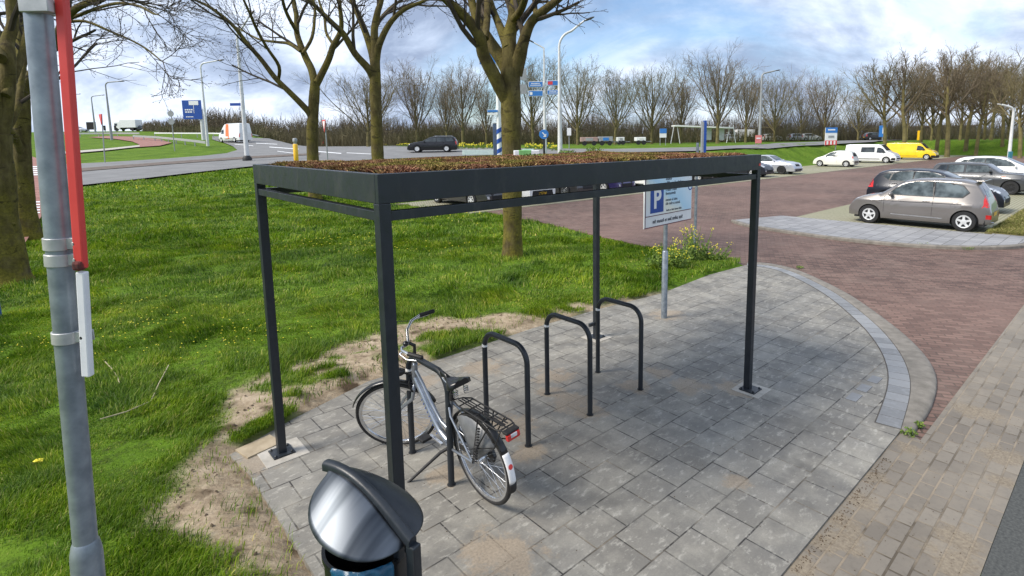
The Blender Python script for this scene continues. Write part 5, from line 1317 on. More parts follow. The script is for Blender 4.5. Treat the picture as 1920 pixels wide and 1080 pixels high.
# ---------------------------------------------------------------- woodland belts that read as one mass
def belt(name, spec, seed, mat, dens):
    rg = random.Random(seed); V = []; F = []
    for (pa, Ya, va, pb, Yb, vb) in spec:
        n = int(abs(pb-pa)*dens)
        for i in range(n):
            f = rg.random(); px = pa+(pb-pa)*f; Y = Ya+(Yb-Ya)*f+rg.uniform(-6, 10)
            lump = .60+.40*float(vnoise(px*.035, seed*3.1, 1, 4))+.22*float(vnoise(px*.13, seed*1.7, 1, 8))-.10
            p = onTY(px, Y); vtop = va+(vb-va)*f; H = (proj(p)[1]-vtop)*Y/FPX*min(1.15, lump)*rg.uniform(.55, 1.02)
            z0 = H*rg.choice((0, 0, .2, .35, .5, .6))*rg.random(); L = (H-z0)*rg.uniform(.35, 1)
            lean = Vector((rg.gauss(0, .22), rg.gauss(0, .22), 1)).normalized(); q = p+Vector((0, 0, z0)); e = q+lean*L; mid = q.lerp(e, .55)+Vector((rg.gauss(0, .1), rg.gauss(0, .1), 0))*L*.3
            w_ = .016*Y/60*rg.uniform(.6, 1.5)*(2.2 if z0 == 0 else 1.0); a = rg.uniform(0, 3.14); s_ = Vector((math.cos(a)*.4+.8, math.sin(a), 0)).normalized()*w_
            k = len(V); V += [q-s_, q+s_, mid+s_*.7, mid-s_*.7, e+s_*.25, e-s_*.25]; F += [(k, k+1, k+2, k+3), (k+3, k+2, k+4, k+5)]
            for _ in range(3):
                t = rg.uniform(.3, .95); b = q.lerp(e, t); d = (lean+Vector((rg.gauss(0, .7), rg.gauss(0, .7), rg.gauss(.1, .35)))).normalized(); e2 = b+d*L*rg.uniform(.12, .34); s2 = s_*.6
                k = len(V); V += [b-s2, b+s2, e2+s2*.4, e2-s2*.4]; F += [(k, k+1, k+2, k+3)]
    return tag(npmesh(name, V, F, mat), kind='stuff')
belt('woodland', [(270,150,222,360,140,200),(360,140,196,660,125,198),(640,122,196,960,118,200),(960,116,196,1460,118,190),(1440,120,172,1640,118,172),(1620,120,190,1960,120,190)], 5, MT['twig_far'], 11)
belt('woodland', [(300,130,232,470,124,225),(440,122,228,680,112,226),(640,108,226,980,108,226),(960,106,228,1480,108,226),(1440,110,222,1700,112,214),(1660,110,214,1960,105,214)], 8, MT['twig_far2'], 10)
# ---------------------------------------------------------------- plants by the sign
MT['blossom'] = pm('yellow blossom', (.62, .52, .02), (.75, .66, .04), 30, .6)
def sprig(px, v, h, r, n, lab, seed, flowers=60, tall=1.0, leaf=.03):
    rg = random.Random(seed); p = gnd(px, v); t_ = thing('flowering_bush', lab, 'plant', p)
    mbs, mbl, mbf = MB(), MB(), MB()
    for i in range(n):
        a = rg.uniform(0, 6.28); d = r*rg.random()**.6; b = Vector((d*math.cos(a)*.5, d*math.sin(a)*.5, 0)); H = h*rg.uniform(.45, 1.0)
        e = b+Vector((d*math.cos(a)*.9, d*math.sin(a)*.9, H)); mid = b.lerp(e, .5)+Vector((rg.gauss(0, .03), rg.gauss(0, .03), .03)); mbs.tube([b, mid, e], [.006, .005, .003], 4, False)
        for k in range(16):
            t = rg.uniform(.0, .85); q = b.lerp(mid, t*2) if t < .5 else mid.lerp(e, t*2-1); nrm = Vector((rg.gauss(0, 1), rg.gauss(0, 1), rg.gauss(.3, .5))).normalized(); s_ = nrm.orthogonal().normalized()*leaf*rg.uniform(.4, .8); L = nrm*leaf*rg.uniform(1.6, 3.6)*(1.2-t)
            mbl.add([q, q+L*.5-s_, q+L, q+L*.5+s_], [(0,1,2),(0,2,3)])
        if i % 2 == 0:
            for k in range(flowers//n+3):
                q = e+Vector((rg.gauss(0, .022), rg.gauss(0, .022), rg.uniform(-.08, .03))); s_ = .010
                for m_ in range(2):
                    a = rg.uniform(0, 3.14); x = Vector((math.cos(a), math.sin(a), .3))*s_; y = Vector((-math.sin(a), math.cos(a), .4))*s_
                    mbf.add([q-x-y, q+x-y, q+x+y, q-x+y], [(0,1,2,3)])
    mbs.build('stems', MT['leaf'], t_, 0); mbl.build('leaves', MT['leaf'], t_, 0); mbf.build('blossoms', MT['blossom'], t_, 0)
sprig(1272, 505, .66, .34, 36, 'leafy green bush with small yellow flowers beside the parking sign post', 1, 90)
sprig(1306, 492, .85, .30, 30, 'taller yellow-flowered bush round the bare second post', 2, 160)
sprig(1338, 490, .42, .30, 26, 'low yellow-flowered clump at the lawn tip by the brick road', 3, 40)
sprig(1232, 508, .55, .28, 24, 'small flowering clump left of the parking sign post', 4, 40)
# ---------------------------------------------------------------- grass blades on the lawn
def lawn():
    rng = np.random.default_rng(7); Vs = []; Fs = []; off = 0
    MTg, t = newmat('grass blades', .55, 0, .35)
    g = t.new('ShaderNodeNewGeometry'); v = t.obj()
    c = t.ramp(g.outputs['Random Per Island'], [(0, (.050, .115, .005)), (.35, (.115, .215, .009)), (.72, (.195, .315, .016)), (.92, (.28, .37, .04)), (1, (.50, .45, .18))])
    c2 = t.ramp(t.noise(v, .8, 5, .6), [(.33, (.42, .55, .42)), (.5, (.95, .96, .85)), (.66, (1.5, 1.28, 1.0))]); c3 = t.ramp(t.noise(v, 4.5, 4, .6), [(.35, (.68, .74, .7)), (.65, (1.25, 1.2, 1.1))]); t.setc(t.mix(1, t.mix(1, c, c2, 'MULTIPLY'), c3, 'MULTIPLY'))
    tr = t.new('ShaderNodeBsdfTranslucent'); ms_ = t.new('ShaderNodeMixShader'); ms_.inputs[0].default_value = .35; t.link(t.bsdf.inputs['Base Color'].links[0].from_socket, tr.inputs[0]); t.link(t.bsdf.outputs[0], ms_.inputs[1]); t.link(tr.outputs[0], ms_.inputs[2]); t.link(ms_.outputs[0], t.n['Material Output'].inputs[0])
    for (Ya, Yb, n, L0, L1, w0) in ((.9, 5, 300000, .025, .07, .0026), (4.5, 9, 260000, .035, .088, .0038), (8.5, 15, 190000, .045, .105, .0065), (14, 26, 140000, .05, .12, .012), (25, 44, 70000, .07, .14, .022)):
        y = np.sqrt(rng.uniform(Ya*Ya, Yb*Yb, n*2)); b = rng.uniform(-2.4 if Ya < 2 else -1.45, .42, n*2); x = b*y
        pd = paved_sd(x, y); S = sand_amt(x, y)*(y < 13)
        dens = .62+.9*sst(fbm(x, y, 1.6, 21, 4), .36, .60)
        edge_ = sst(pd+(fbm(x, y, 3, 41, 3)-.5)*.22, -.005, .09)
        keep = (pd > .0) & (rng.random(n*2) < dens*edge_*(1-.965*S)*.72)
        if Yb > 30:
            zt_ = terr(x, y); keep &= (zt_ < 1.6)
            P_ = np.array(roadA); keep &= sd_poly(x, y, roadA) > .4
        x, y = x[keep][:n], y[keep][:n]; m = len(x)
        z = terr(x, y)-.055+np.where(y < 13, .075+.055*fbm(x, y, 1.1, 3, 4), 0)
        cl = fbm(x, y, 2.3, 51, 4)
        ang = 6.283*fbm(x, y, .55, 61, 3)*2.2+rng.normal(0, .8, m); L = rng.uniform(L0, L1, m)*(.45+1.1*sst(cl, .3, .7))*(1+.45*sst(fbm(x, y, .9, 77, 3), .55, .7)); w = w0*rng.uniform(.7, 1.3, m)
        lean = np.clip(rng.normal(.75, .35, m), .1, 1.6)
        dx, dy = np.cos(ang), np.sin(ang); fa = rng.uniform(0, 6.283, m); sx, sy = np.cos(fa)*w, np.sin(fa)*w
        h1, o1 = L*.55*np.cos(lean*.5), L*.55*np.sin(lean*.5); h2, o2 = h1+L*.45*np.cos(lean*1.25), o1+L*.45*np.sin(lean*1.25)
        st = lambda a, b_, c_: np.stack([a, b_, c_], -1)
        V = np.stack([st(x-sx, y-sy, z-.01), st(x+sx, y+sy, z-.01), st(x+dx*o1+sx*.8, y+dy*o1+sy*.8, z+h1), st(x+dx*o1-sx*.8, y+dy*o1-sy*.8, z+h1), st(x+dx*o2, y+dy*o2, z+h2)], 1).reshape(-1, 3)
        k = np.arange(m)[:, None]*5+off
        Fs.append(np.concatenate([k+np.array([0, 1, 2]), k+np.array([0, 2, 3]), k+np.array([3, 2, 4])])); Vs.append(V); off += len(V)
    tag(npmesh('grass', np.concatenate(Vs), np.concatenate(Fs), MTg), kind='stuff')
lawn()
def flowers():
    rng = np.random.default_rng(12); V = []; F = []
    def add(x, y, z, s_):
        k = len(V)
        for j in range(5):
            a = 6.283*j/5; V.append((x+s_*math.cos(a), y+s_*math.sin(a), z+.002*math.sin(a*3)))
        V.append((x, y, z+s_*.5)); F.extend([(k+j, k+(j+1) % 5, k+5) for j in range(5)])
    for (px, v, rr_, n) in ((430,645,.55,60),(390,630,.5,30),(270,620,.5,40),(330,600,.6,26),(110,640,.4,30),(60,660,.35,20),(250,575,.5,22),(620,455,.7,24),(690,470,.9,26),(560,470,.8,12),(250,370,.9,12),(470,375,.8,7),(810,470,.6,12),(200,690,.3,6),(860,410,1.2,14)):
        c = gnd(px, v)
        for i in range(n):
            x, y = c.x+rng.normal(0, rr_), c.y+rng.normal(0, rr_*.6); 
            if paved_sd(np.array([x]), np.array([y]))[0] > .15: add(x, y, .075+rng.random()*.06+terr1(x, y), .010*max(1, y/7))
    c = gnd(75, 886); 
    for a in range(4): add(c.x+.012*math.cos(a*1.6), c.y+.012*math.sin(a*1.6), .10+.004*a, .026)
    o = npmesh('lawn_flowers', V, F, MT['blossom']); tag(o, kind='stuff')
flowers()
def daff():
    rg = random.Random(2); mb, ml = MB(), MB()
    for (pa, va, pb, vb, n) in ((640,271,775,276,420),(855,279,960,280,240),(985,280,1045,282,150),(610,268,650,271,60)):
        for i in range(n):
            f = rg.random(); px = pa+(pb-pa)*f; p = onT(px, va+(vb-va)*f-rg.uniform(0, 2.5)); p.y += rg.uniform(-2, 3); p.z = terr1(p.x, p.y)
            h = rg.uniform(.25, .5); s_ = .05*rg.uniform(.7, 1.4)
            if rg.random() < .45: q = p+Vector((0, 0, h)); mb.add([q+Vector((-s_, 0, -s_)), q+Vector((s_, .02, -s_)), q+Vector((s_, 0, s_)), q+Vector((-s_, .02, s_))], [(0,1,2,3)])
            a = rg.uniform(-.1, .1); ml.add([p+Vector((-.03, 0, 0)), p+Vector((.03, 0, 0)), p+Vector((a, .03, h))], [(0,1,2)]); ml.add([p+Vector((.05, .1, 0)), p+Vector((.11, .1, 0)), p+Vector((.08-a, .1, h*.9))], [(0,1,2)])
    tag(mb.build('daffodils', MT['blossom'], None, 0), kind='stuff'); tag(ml.build('daffodil_leaves', MT['leaf'], None, 0), kind='stuff')
daff()
# crumbs of soil, small tufts at the kerbs
def crumbs():
    rng = np.random.default_rng(31); V = []; F = []
    def clod(x, y, z, s_):
        k = len(V); r = lambda: s_*(.7+.6*rng.random())
        V.extend([(x-r(), y, z), (x, y-r(), z), (x+r(), y, z), (x, y+r(), z), (x, y, z+r()*.9)]); F.extend([(k, k+1, k+4), (k+1, k+2, k+4), (k+2, k+3, k+4), (k+3, k, k+4)])
    for i in range(420):      # along the straight pavement edge, on the gutter
        u_ = rng.uniform(2.6, 5.5); n_ = 1.235-abs(rng.normal(0, .035)); 
        if vnoise(u_, 0, 2.6, 3) < .38: continue
        p = UN(u_, n_); clod(p.x, p.y, -.012, rng.uniform(.0022, .007))
    for i in range(260):
        u_ = rng.uniform(2.4, 6.5); n_ = rng.uniform(.5, 1.2); p = UN(u_, n_); clod(p.x, p.y, -.012, rng.uniform(.0018, .005))
    for i in range(420):      # strewn over the pavement, mostly near the lawn
        u_ = rng.uniform(.6, 7); n_ = 1.3+3.2*rng.random()**.55; p = UN(u_, n_)
        if sd_poly(np.array([p.x]), np.array([p.y]), slab_poly)[0] < -.03: clod(p.x, p.y, .001, rng.uniform(.0016, .0055))
    for i in range(1800):     # on the bare sand
        x, y = rng.uniform(-3.6, 1.6), rng.uniform(2.4, 9)
        if sand_amt(np.array([x]), np.array([y]))[0] > .5 and paved_sd(np.array([x]), np.array([y]))[0] > .05: clod(x, y, .045+.05*fbm(np.array([x]), np.array([y]), 1.1, 3, 4)[0], rng.uniform(.004, .017))
    tag(npmesh('soil_crumbs', V, [f+(f[2],) if False else f for f in F], pm('dark soil', (.05, .035, .022), (.12, .085, .055), 9, .95)), kind='stuff')
crumbs()
for i, (px, v, r_, h_, lab) in enumerate(((1706,817,.06,.05,'small green weed at the sharp end of the rounded kerb'), (1500,503,.07,.04,'weed tuft behind the far bend of the rounded kerb'), (1735,462,.16,.07,'weed tuft at the foot of the kerb below the taupe car'), (1815,468,.14,.06,'weed tuft at the kerb foot near the taupe car rear wheel'), (1722,800,.04,.04,'tiny weed in the brick joint beside the kerb end'))):
    w_ = leafclump('kerb_weed', gnd(px, v, -.02), r_, h_, 120, MT['leaf'], 60+i, .010); tag(w_, lab, 'weed', 'weeds along the kerbs')
un_obj('verge', [tuple(UN(*p)[:2]) for p in ((18.45,1.92),(58,1.90),(58,2.72),(18.45,2.72))], 0, .062, MT['dryturf'])
def verge():
    rng = np.random.default_rng(5); n = 16000
    u_, n_ = 18.5+rng.random(n)**1.6*30, rng.uniform(1.95, 2.68, n); x, y = UX*u_-UY*n_, UY*u_+UX*n_
    h = rng.uniform(.03, .09, n); a = rng.uniform(0, 6.28, n); w = .012; z = .06
    dx, dy = np.cos(a), np.sin(a); ln = rng.normal(0, .6, (2, n))*h
    st = lambda a_, b_, c_: np.stack([a_, b_, c_], -1)
    V = np.stack([st(x-dx*w, y-dy*w, np.full(n, z)), st(x+dx*w, y+dy*w, np.full(n, z)), st(x+ln[0], y+ln[1], z+h)], 1).reshape(-1, 3)
    m, t = newmat('dry grass blades', .7, 0, .2); g = t.new('ShaderNodeNewGeometry')
    t.setc(t.ramp(g.outputs['Random Per Island'], [(0, (.09, .11, .02)), (.6, (.19, .19, .05)), (1, (.36, .30, .14))]))
    tag(npmesh('verge_grass', V, np.arange(3*n).reshape(-1, 3), m), kind='stuff')
verge()
# ================================================================== street furniture
def lamp(name, lab, px, v0, Y, vtop, arm_px, arm_v, w0, w1, mat, style='curve', base=None, z=None, group='street lamps along the roads', head='dgrey', bend=.2):
    p = onT(px, v0) if Y is None else onTY(px, Y)
    Y = p.y
    t_ = thing(name, lab, 'street lamp', p, 0, group)
    r0, r1 = w0/2*Y/FPX, w1/2*Y/FPX
    tp_ = at(px, vtop, Y)-p; tp_.x = 0; tp_.y = 0
    H = tp_.z; e = at(arm_px, arm_v, Y)-p; e.y = 0
    if style == 'curve':
        sg = 1 if e.x > 0 else -1; rc = min(abs(e.x)*bend, H*.12); pts = [(0, 0, 0), (0, 0, H*.5), (0, 0, H-rc)]
        for k in range(1, 7): a = math.pi/2*k/6*.86; pts.append((sg*(rc-rc*math.cos(a)), 0, H-rc+rc*math.sin(a)))
        pts.append(tuple(e-Vector((e.x*.28, 0, (e.z-H)*.28)))); 
    else:
        sg = 1 if e.x > 0 else -1; pts = [(0, 0, 0), (0, 0, H*.5), (0, 0, H), (e.x*.62, 0, H+(e.z-H)*.62)]
    n = len(pts); rad = [r0, r0+(r1-r0)*.5]+[r1]*(n-3)+[r1*.8]
    MB().tube(pts, rad, 12).build('pole', mat, t_, 50)
    a = Vector(pts[-1]); d = (e-a); d = d.normalized()
    mb = MB(); q = Vector((1, 0, 0)).rotation_difference(d).to_matrix(); L = (e-a).length*1.05
    mb.sphere(a+d*L*.5, L*.55, 12, 8, (1, .30, .20), q); mb.build('lamp_head', MT[head] if head in MT else PT[head], t_, 60)
    if base: MB().lathe([(r0*1.9, 0), (r0*1.9, .25), (r0*1.15, .45)], (0, 0, 0), None, 14).build('pole_base', MT['black'], t_, 50)
    return t_, p
lamp('street_lamp', 'slim grey street lamp with an arm to the right, beside the cycle path rise', 210, 262, 92, 154, 233, 152, 4.6, 2.2, MT['grey'], 'curve')
lamp('street_lamp', 'smaller distant street lamp just left of the slim one by the cycle path', 181, 255, 125, 180, 196, 178, 3.4, 1.6, MT['grey'], 'curve')
lamp('street_lamp', 'faint distant lamp tip showing just right of the red board', 139, 252, 150, 178, 151, 176, 3, 1.4, MT['grey'], 'curve')
lamp('street_lamp', 'pale street lamp next to the big blue road sign', 390, 274, None, 118, 420, 112, 5, 2.6, MT['offwhite'], 'curve')
t_, p_ = lamp('lamp_mast', 'tall tapering white lamp mast with a black foot and blue nameplate', 464, 302, None, 60, 476, 20, 8.5, 4.0, MT['offwhite'], 'curve', 1)
Y_ = p_.y
a, b = at(432, 196, Y_)-p_, at(456, 196, Y_)-p_
MB().box(((a.x+b.x)/2, -.05, a.z), (b.x-a.x, .03, 5*Y_/FPX)).build('street_nameplate', MT['blue'], t_, 0)
t_, p_ = lamp('street_lamp', 'white street lamp carrying four blue direction signs', 1022, 279, 46, 90, 990, 74, 7, 3, MT['offwhite'], 'straight', None, head='dgrey')
Y_ = p_.y
def signbox(par, org, u0, v0, u1, v1, Y, mat, name, dy=-.12, th=.04, border=True, skew=0):
    a, b = at(u0, v1, Y)-org, at(u1, v0, Y)-org
    c = ((a.x+b.x)/2, dy, (a.z+b.z)/2); o = MB().box(c, (b.x-a.x, th, b.z-a.z)).build(name, MT['white'] if border else mat, par, 0, .006)
    if border:
        k = .035*min(1, (b.z-a.z)/.5)
        MB().box((c[0], dy-th/2-.004, c[2]), (b.x-a.x-2*k, .008, b.z-a.z-2*k)).build('sign_face', mat, o, 0)
    return o, c, (b.x-a.x, b.z-a.z), dy-th/2-.010
def bars(par, c, y, items, mat, w=.07, name='legend'):
    mb = MB()
    for (dx, dz, l_) in items:
        n = max(1, int(l_/(w*1.5)))
        for k in range(n): mb.box((c[0]+dx+(k-(n-1)/2)*l_/n, y, c[2]+dz), (l_/n*.78, .006, w))
    return mb.build(name, mat, par, 0)
for (u0, v0, u1, v1, kind) in ((991,153,1018,164,'w'),(1026,151,1049,161,'r'),(991,170,1018,181,'p'),(1026,169,1048,178,'w')):
    o, c, (w_, h_), yy = signbox(t_, p_, u0, v0, u1, v1, Y_, MT['lblue'], 'direction_sign', -.16)
    if kind == 'r': MB().box((c[0]-w_*.25, yy, c[2]), (w_*.38, .006, h_*.62)).build('route_shield', MT['red'], o, 0)
    elif kind == 'p': MB().box((c[0]-w_*.32, yy, c[2]), (h_*.5, .006, h_*.5)).build('pictogram', MT['white'], o, 0)
    else: bars(o, c, yy, ((-.02, h_*.14, w_*.6), (0, -h_*.16, w_*.75)), MT['white'], h_*.14)
lamp('lamp_mast', 'tall white lamp mast with a dark head, right of the direction signs', 1050, 280, 40, 58, 1113, 32, 9.5, 4.2, MT['offwhite'], 'curve', bend=.45)
lamp('street_lamp', 'slim grey lamp above the small red sign in the middle distance', 1424, 270, 66, 137, 1463, 131, 5.4, 3, MT['grey'], 'curve')
t_, p_ = lamp('street_lamp', 'cream lamp with an arm to the left standing among the park trees', 1895, 296, 44, 200, 1870, 195, 6.5, 4.2, MT['offwhite'], 'curve', head='offwhite', bend=.35)
MB().box((-.02, -.12, .95), (.26, .16, .9)).build('cabinet', pm('teal plate', (.03, .16, .22), (.05, .2, .27), 5, .4), t_, 0, .01)
# white mast with blue spiral behind the thick trunk
p = onTY(936, 42); t_ = thing('lamp_mast', 'white lamp mast with blue spiral bands, half hidden by the thick trunk', 'street lamp', p, 0, 'street lamps along the roads')
H = (at(936, 92, 42)-p).z; MB().tube([(0, 0, 0), (0, 0, H)], [.19, .13], 14).build('pole', MT['white'], t_, 50)
mb = MB()
for k in range(3):
    rows = []
    for i in range(13):
        a = 6.283*i/12; z = .25+k*.75+a*.09; rows.append([(.197*math.cos(a), .197*math.sin(a), z), (.192*math.cos(a), .192*math.sin(a), z+.34)])
    mb.grid(rows)
mb.build('spiral_band', MT['blue'], t_, 60)
signbox(t_, p, 899, 98, 930, 122, 42, MT['lblue'], 'direction_sign', -.2)
signbox(t_, p, 914, 206, 934, 211, 42, MT['lblue'], 'direction_sign', -.2); signbox(t_, p, 914, 212, 934, 216, 42, MT['white'], 'direction_sign', -.2, border=False)
for v0, v1 in ((128, 150), (158, 176)): signbox(t_, p, 970, v0, 987, v1, 42, MT['grey'], 'sign_back', .2, border=False)
p = onTY(929, 42.5); t_ = thing('bollard', 'dark blue square bollard beside the blue-striped mast', 'bollard', p)
Hh = (at(929, 232, 42.5)-p).z; MB().box((0, .2, Hh/2), (.38, .25, Hh)).build('body', pm('slate blue', (.06, .09, .16), (.09, .12, .2), 4, .4), t_, 0, .03); MB().box((0, .2, Hh+.03), (.42, .29, .06)).build('cap', MT['grey'], t_, 0, .01)
p = onTY(898, 47); t_ = thing('barrier', 'low pale blue-grey barrier board by the road left of the thick trunk', 'barrier', p)
MB().box((0, 0, .38), (2.9, .06, .42)).build('board', pm('pale blue board', (.5, .58, .62), (.6, .68, .7), 4, .5), t_, 0, .01); 
for s_ in (-1.2, 1.2): MB().box((s_, .06, .25), (.08, .08, .5)).build('leg', MT['grey'], t_, 0)
# round blue arrow sign on a black post
p = onTY(1020, 36); t_ = thing('keep_right_sign', 'round blue sign with a white arrow on a black foot, below the direction signs', 'sign', p)
zc = (at(1020, 252, 36)-p).z; MB().tube([(0, 0, 0), (0, 0, zc)], .075, 10).build('post', MT['black'], t_, 50)
fc = MB().lathe([(0, -.03), (.30, -.03), (.31, 0), (.30, .02), (0, .02)], (0, -.10, zc), Matrix.Rotation(R(90), 3, 'X'), 28).build('disc', MT['lblue'], t_, 40)
mb = MB(); mb.bar((-.10, -.138, zc+.13), (.08, -.138, zc-.08), .06, .012, (0, 1, 0)); mb.add([(.15, -.14, zc-.16), (.15, -.14, zc+.05), (-.06, -.14, zc-.16)], [(0, 1, 2)]); mb.build('arrow', MT['white'], fc, 0)
# give way
p = onT(612, 291); p = onTY(612, 36); t_ = thing('give_way_sign', 'red and white give-way triangle on a grey post with a yellow foot', 'sign', p, R(-55))
H = (at(612, 224, 36)-p).z; MB().tube([(0, 0, 0), (0, 0, H)], .04, 10).build('post', MT['grey'], t_, 50)
mb = MB(); s_ = .46
tri = lambda k, y: [(-k, y, H-.02-(s_-k)*.55), (k, y, H-.02-(s_-k)*.55), (0, y, H-.02-s_*1.75+(s_-k)*1.15)]
a_, b_ = tri(s_, -.06), tri(s_, -.09); mb.add(a_+b_, [(0,1,2),(5,4,3),(0,3,4,1),(1,4,5,2),(2,5,3,0)]); o = mb.build('triangle', MT['red'], t_, 0)
MB().add(tri(s_*.66, -.095), [(2,1,0)]).build('white_field', MT['white'], o, 0)
MB().lathe([(.16, 0), (.17, .12), (.12, .2), (0, .2)], (0, 0, 0), None, 14).build('foot', MT['yellow'], t_, 50)
# yellow bollard
p = onTY(553, 39); t_ = thing('traffic_bollard', 'yellow traffic bollard with a grey lamp cap left of the spreading tree', 'bollard', p)
z0, z1, z2 = [(at(553, v, 39)-p).z for v in (297, 271, 259)]
MB().lathe([(.14, 0), (.16, .03), (.16, z1), (.12, z1+.04)], (0, 0, 0), None, 18).build('body', MT['yellow'], t_, 50)
MB().lathe([(.10, z1+.04), (.10, z1+.16), (.15, z1+.2), (.15, z2-.05), (.10, z2), (0, z2)], (0, 0, 0), None, 18).build('cap', MT['grey'], t_, 50)
# big blue route board
p = onTY(373, 88); t_ = thing('route_sign', 'large blue route board with white panels on a thick white post', 'sign', p, 0)
H = (at(365, 205, 88)-p); MB().tube([(.8, 0, 0), (.8, 0, H.z)], .28, 12).build('post', MT['offwhite'], t_, 50)
a, b = at(347, 224, 88)-p, at(379, 188, 88)-p
o = MB().box(((a.x+b.x)/2, -.35, (a.z+b.z)/2), (b.x-a.x, .12, b.z-a.z)).build('board', MT['blue'], t_, 0, .02)
c = ((a.x+b.x)/2, 0, (a.z+b.z)/2)
MB().box((c[0]+.35, -.42, c[2]+1.05), (1.5, .02, .65)).build('white_panel', MT['white'], o, 0)
bars(o, c, -.42, ((-.5, .0, 1.3), (-.55, -.35, 1.2)), MT['white'], .2); bars(o, c, -.42, ((-.45, -1.1, 1.2),), MT['white'], .14); MB().box((c[0]+.3, -.42, c[2]+.1), (.07, .02, 1.3)).build('route_line', MT['white'], o, 0)
# two round sign backs
p = onTY(327, 60); t_ = thing('round_sign', 'pair of round grey sign backs on one thin post left of the blue board', 'sign', p)
for v_, r_ in ((213, .33), (228, .33)):
    z = (at(325, v_, 60)-p).z; MB().lathe([(0, -.02), (r_, -.02), (r_, .02), (0, .02)], (-.1, 0, z), Matrix.Rotation(R(90), 3, 'X'), 24).build('disc', MT['grey'], t_, 40)
z = (at(325, 205, 60)-p).z; MB().tube([(-.1, .06, 0), (-.1, .06, z)], .05, 8).build('post', MT['grey'], t_, 50)
# cycle sign, narrow red-white sign
p = onT(114, 300); t_ = thing('cycle_path_sign', 'round blue cycle sign peeping out between the pole and the red board', 'sign', p)
z = (at(109, 232, p.y)-p).z; r_ = 9.5*p.y/FPX; MB().tube([(-.1, .05, 0), (-.12, .05, z)], .04, 8).build('post', MT['grey'], t_, 50)
fc = MB().lathe([(0, -.02), (r_, -.02), (r_, .02), (0, .02)], (-.12, 0, z), Matrix.Rotation(R(90), 3, 'X'), 24).build('disc', MT['blue'], t_, 40)
mb = MB()
for s_ in (-1, 1): mb.lathe([(r_*.24, 0), (r_*.24, .01), (r_*.32, .01), (r_*.32, 0)], (-.12+s_*r_*.36, -.03, z-r_*.15), Matrix.Rotation(R(90), 3, 'X'), 14, True)
mb.bar((-.12-r_*.36, -.03, z-r_*.15), (-.12, -.03, z+r_*.3), .02, .01, (0, 1, 0)); mb.bar((-.12, -.03, z+r_*.3), (-.12+r_*.36, -.03, z-r_*.15), .02, .01, (0, 1, 0)); mb.build('cycle_symbol', MT['white'], fc, 0)
p = onT(197, 306); t_ = thing('warning_sign', 'narrow red-edged sign seen edge-on on a grey post by the cycle path', 'sign', p, R(-40))
z = (at(189, 214, p.y)-p).z; MB().tube([(0, 0, 0), (-.0, .15, z)], .042, 8).build('post', MT['grey'], t_, 50)
a_ = [(-.45, .1, z), (.45, .1, z), (0, .1, z-.85)]; b_ = [(-.45, .04, z), (.45, .04, z), (0, .04, z-.85)]
MB().add(a_+b_, [(0,1,2),(5,4,3),(0,3,4,1),(1,4,5,2),(2,5,3,0)]).build('triangle', MT['red'], t_, 0)
# guard rails
def rail(lab, P, h, off=.0, posts=True, name='guard_rail', mat=None, hh=.30):
    pts = [onT(*q) for q in P]; b = pts[0]; t_ = thing(name, lab, 'guard rail', b)
    q = [p-b+Vector((0, 0, h)) for p in pts]
    mb = MB()
    for i in range(len(q)-1): mb.bar(q[i], q[i+1]+(q[i+1]-q[i]).normalized()*.01, .06, hh)
    mb.build('beam', mat or MT['galv2'], t_, 0)
    if posts:
        for i in range(len(q)-1):
            L = (q[i+1]-q[i]).length; n = max(1, min(7, int(L/4)))
            for k in range(n): r = q[i].lerp(q[i+1], k/n); MB().box((r.x, r.y+.08, r.z-h/2), (.10, .10, h+.2)).build('post', MT['grey'], t_, 0)
    return t_
rail('pale guard rail curving down beside the cycle path towards the white lamp', [(250,262),(290,264.5),(330,269),(365,273.5),(386,277)], .62)
rail('long pale guard rail behind the white delivery van', [(290,257),(340,257.5),(400,258),(470,260),(520,264),(558,268)], .75, mat=MT['white'], hh=.22)
rail('guard rail along the raised road at the far left', [(80,258),(150,257),(220,256.5),(262,257)], .7)
# overpass parapet, sign backs, lights, far traffic on it
p = onTY(303, 150); t_ = thing('parapet', 'dark bridge parapet panel on the raised road at the left', 'wall', p); a = at(277, 240, 150)-p; b = at(331, 252, 150)-p
MB().box(((a.x+b.x)/2, 0, (a.z+b.z)/2), (b.x-a.x, .4, a.z-b.z+.6)).build('panel', MT['dark'], t_, 0); MB().box(((a.x+b.x)/2, -.05, a.z+.36), (b.x-a.x+.2, .5, .12)).build('coping', MT['grey'], t_, 0)
p = onTY(172, 140); t_ = thing('sign_gantry', 'dark back of a road sign on the raised road left of the slim lamp', 'sign', p); c = at(171, 236, 140)-p
MB().box((c.x, 0, c.z), (2.4, .1, 1.9)).build('board_back', MT['dark'], t_, 0, .02)
for s_ in (-.8, .8): MB().box((c.x+s_, .12, c.z/2), (.14, .14, c.z)).build('post', MT['grey'], t_, 0)
for i, px in enumerate((199, 219)):
    p = onTY(px, 135); t_ = thing('traffic_light', ('dark traffic signal back nearest the slim lamp on the raised road', 'dark traffic signal back between the slim lamp and the white lorry')[i], 'traffic light', p, 0, 'traffic signals on the raised road'); z = (at(px, 240, 135)-p).z
    MB().tube([(0, .1, 0), (0, .1, z)], .07, 8).build('post', MT['grey'], t_, 50); MB().box((0, 0, z), (.5, .2, 1.2)).build('signal_head', MT['black'], t_, 0, .05)
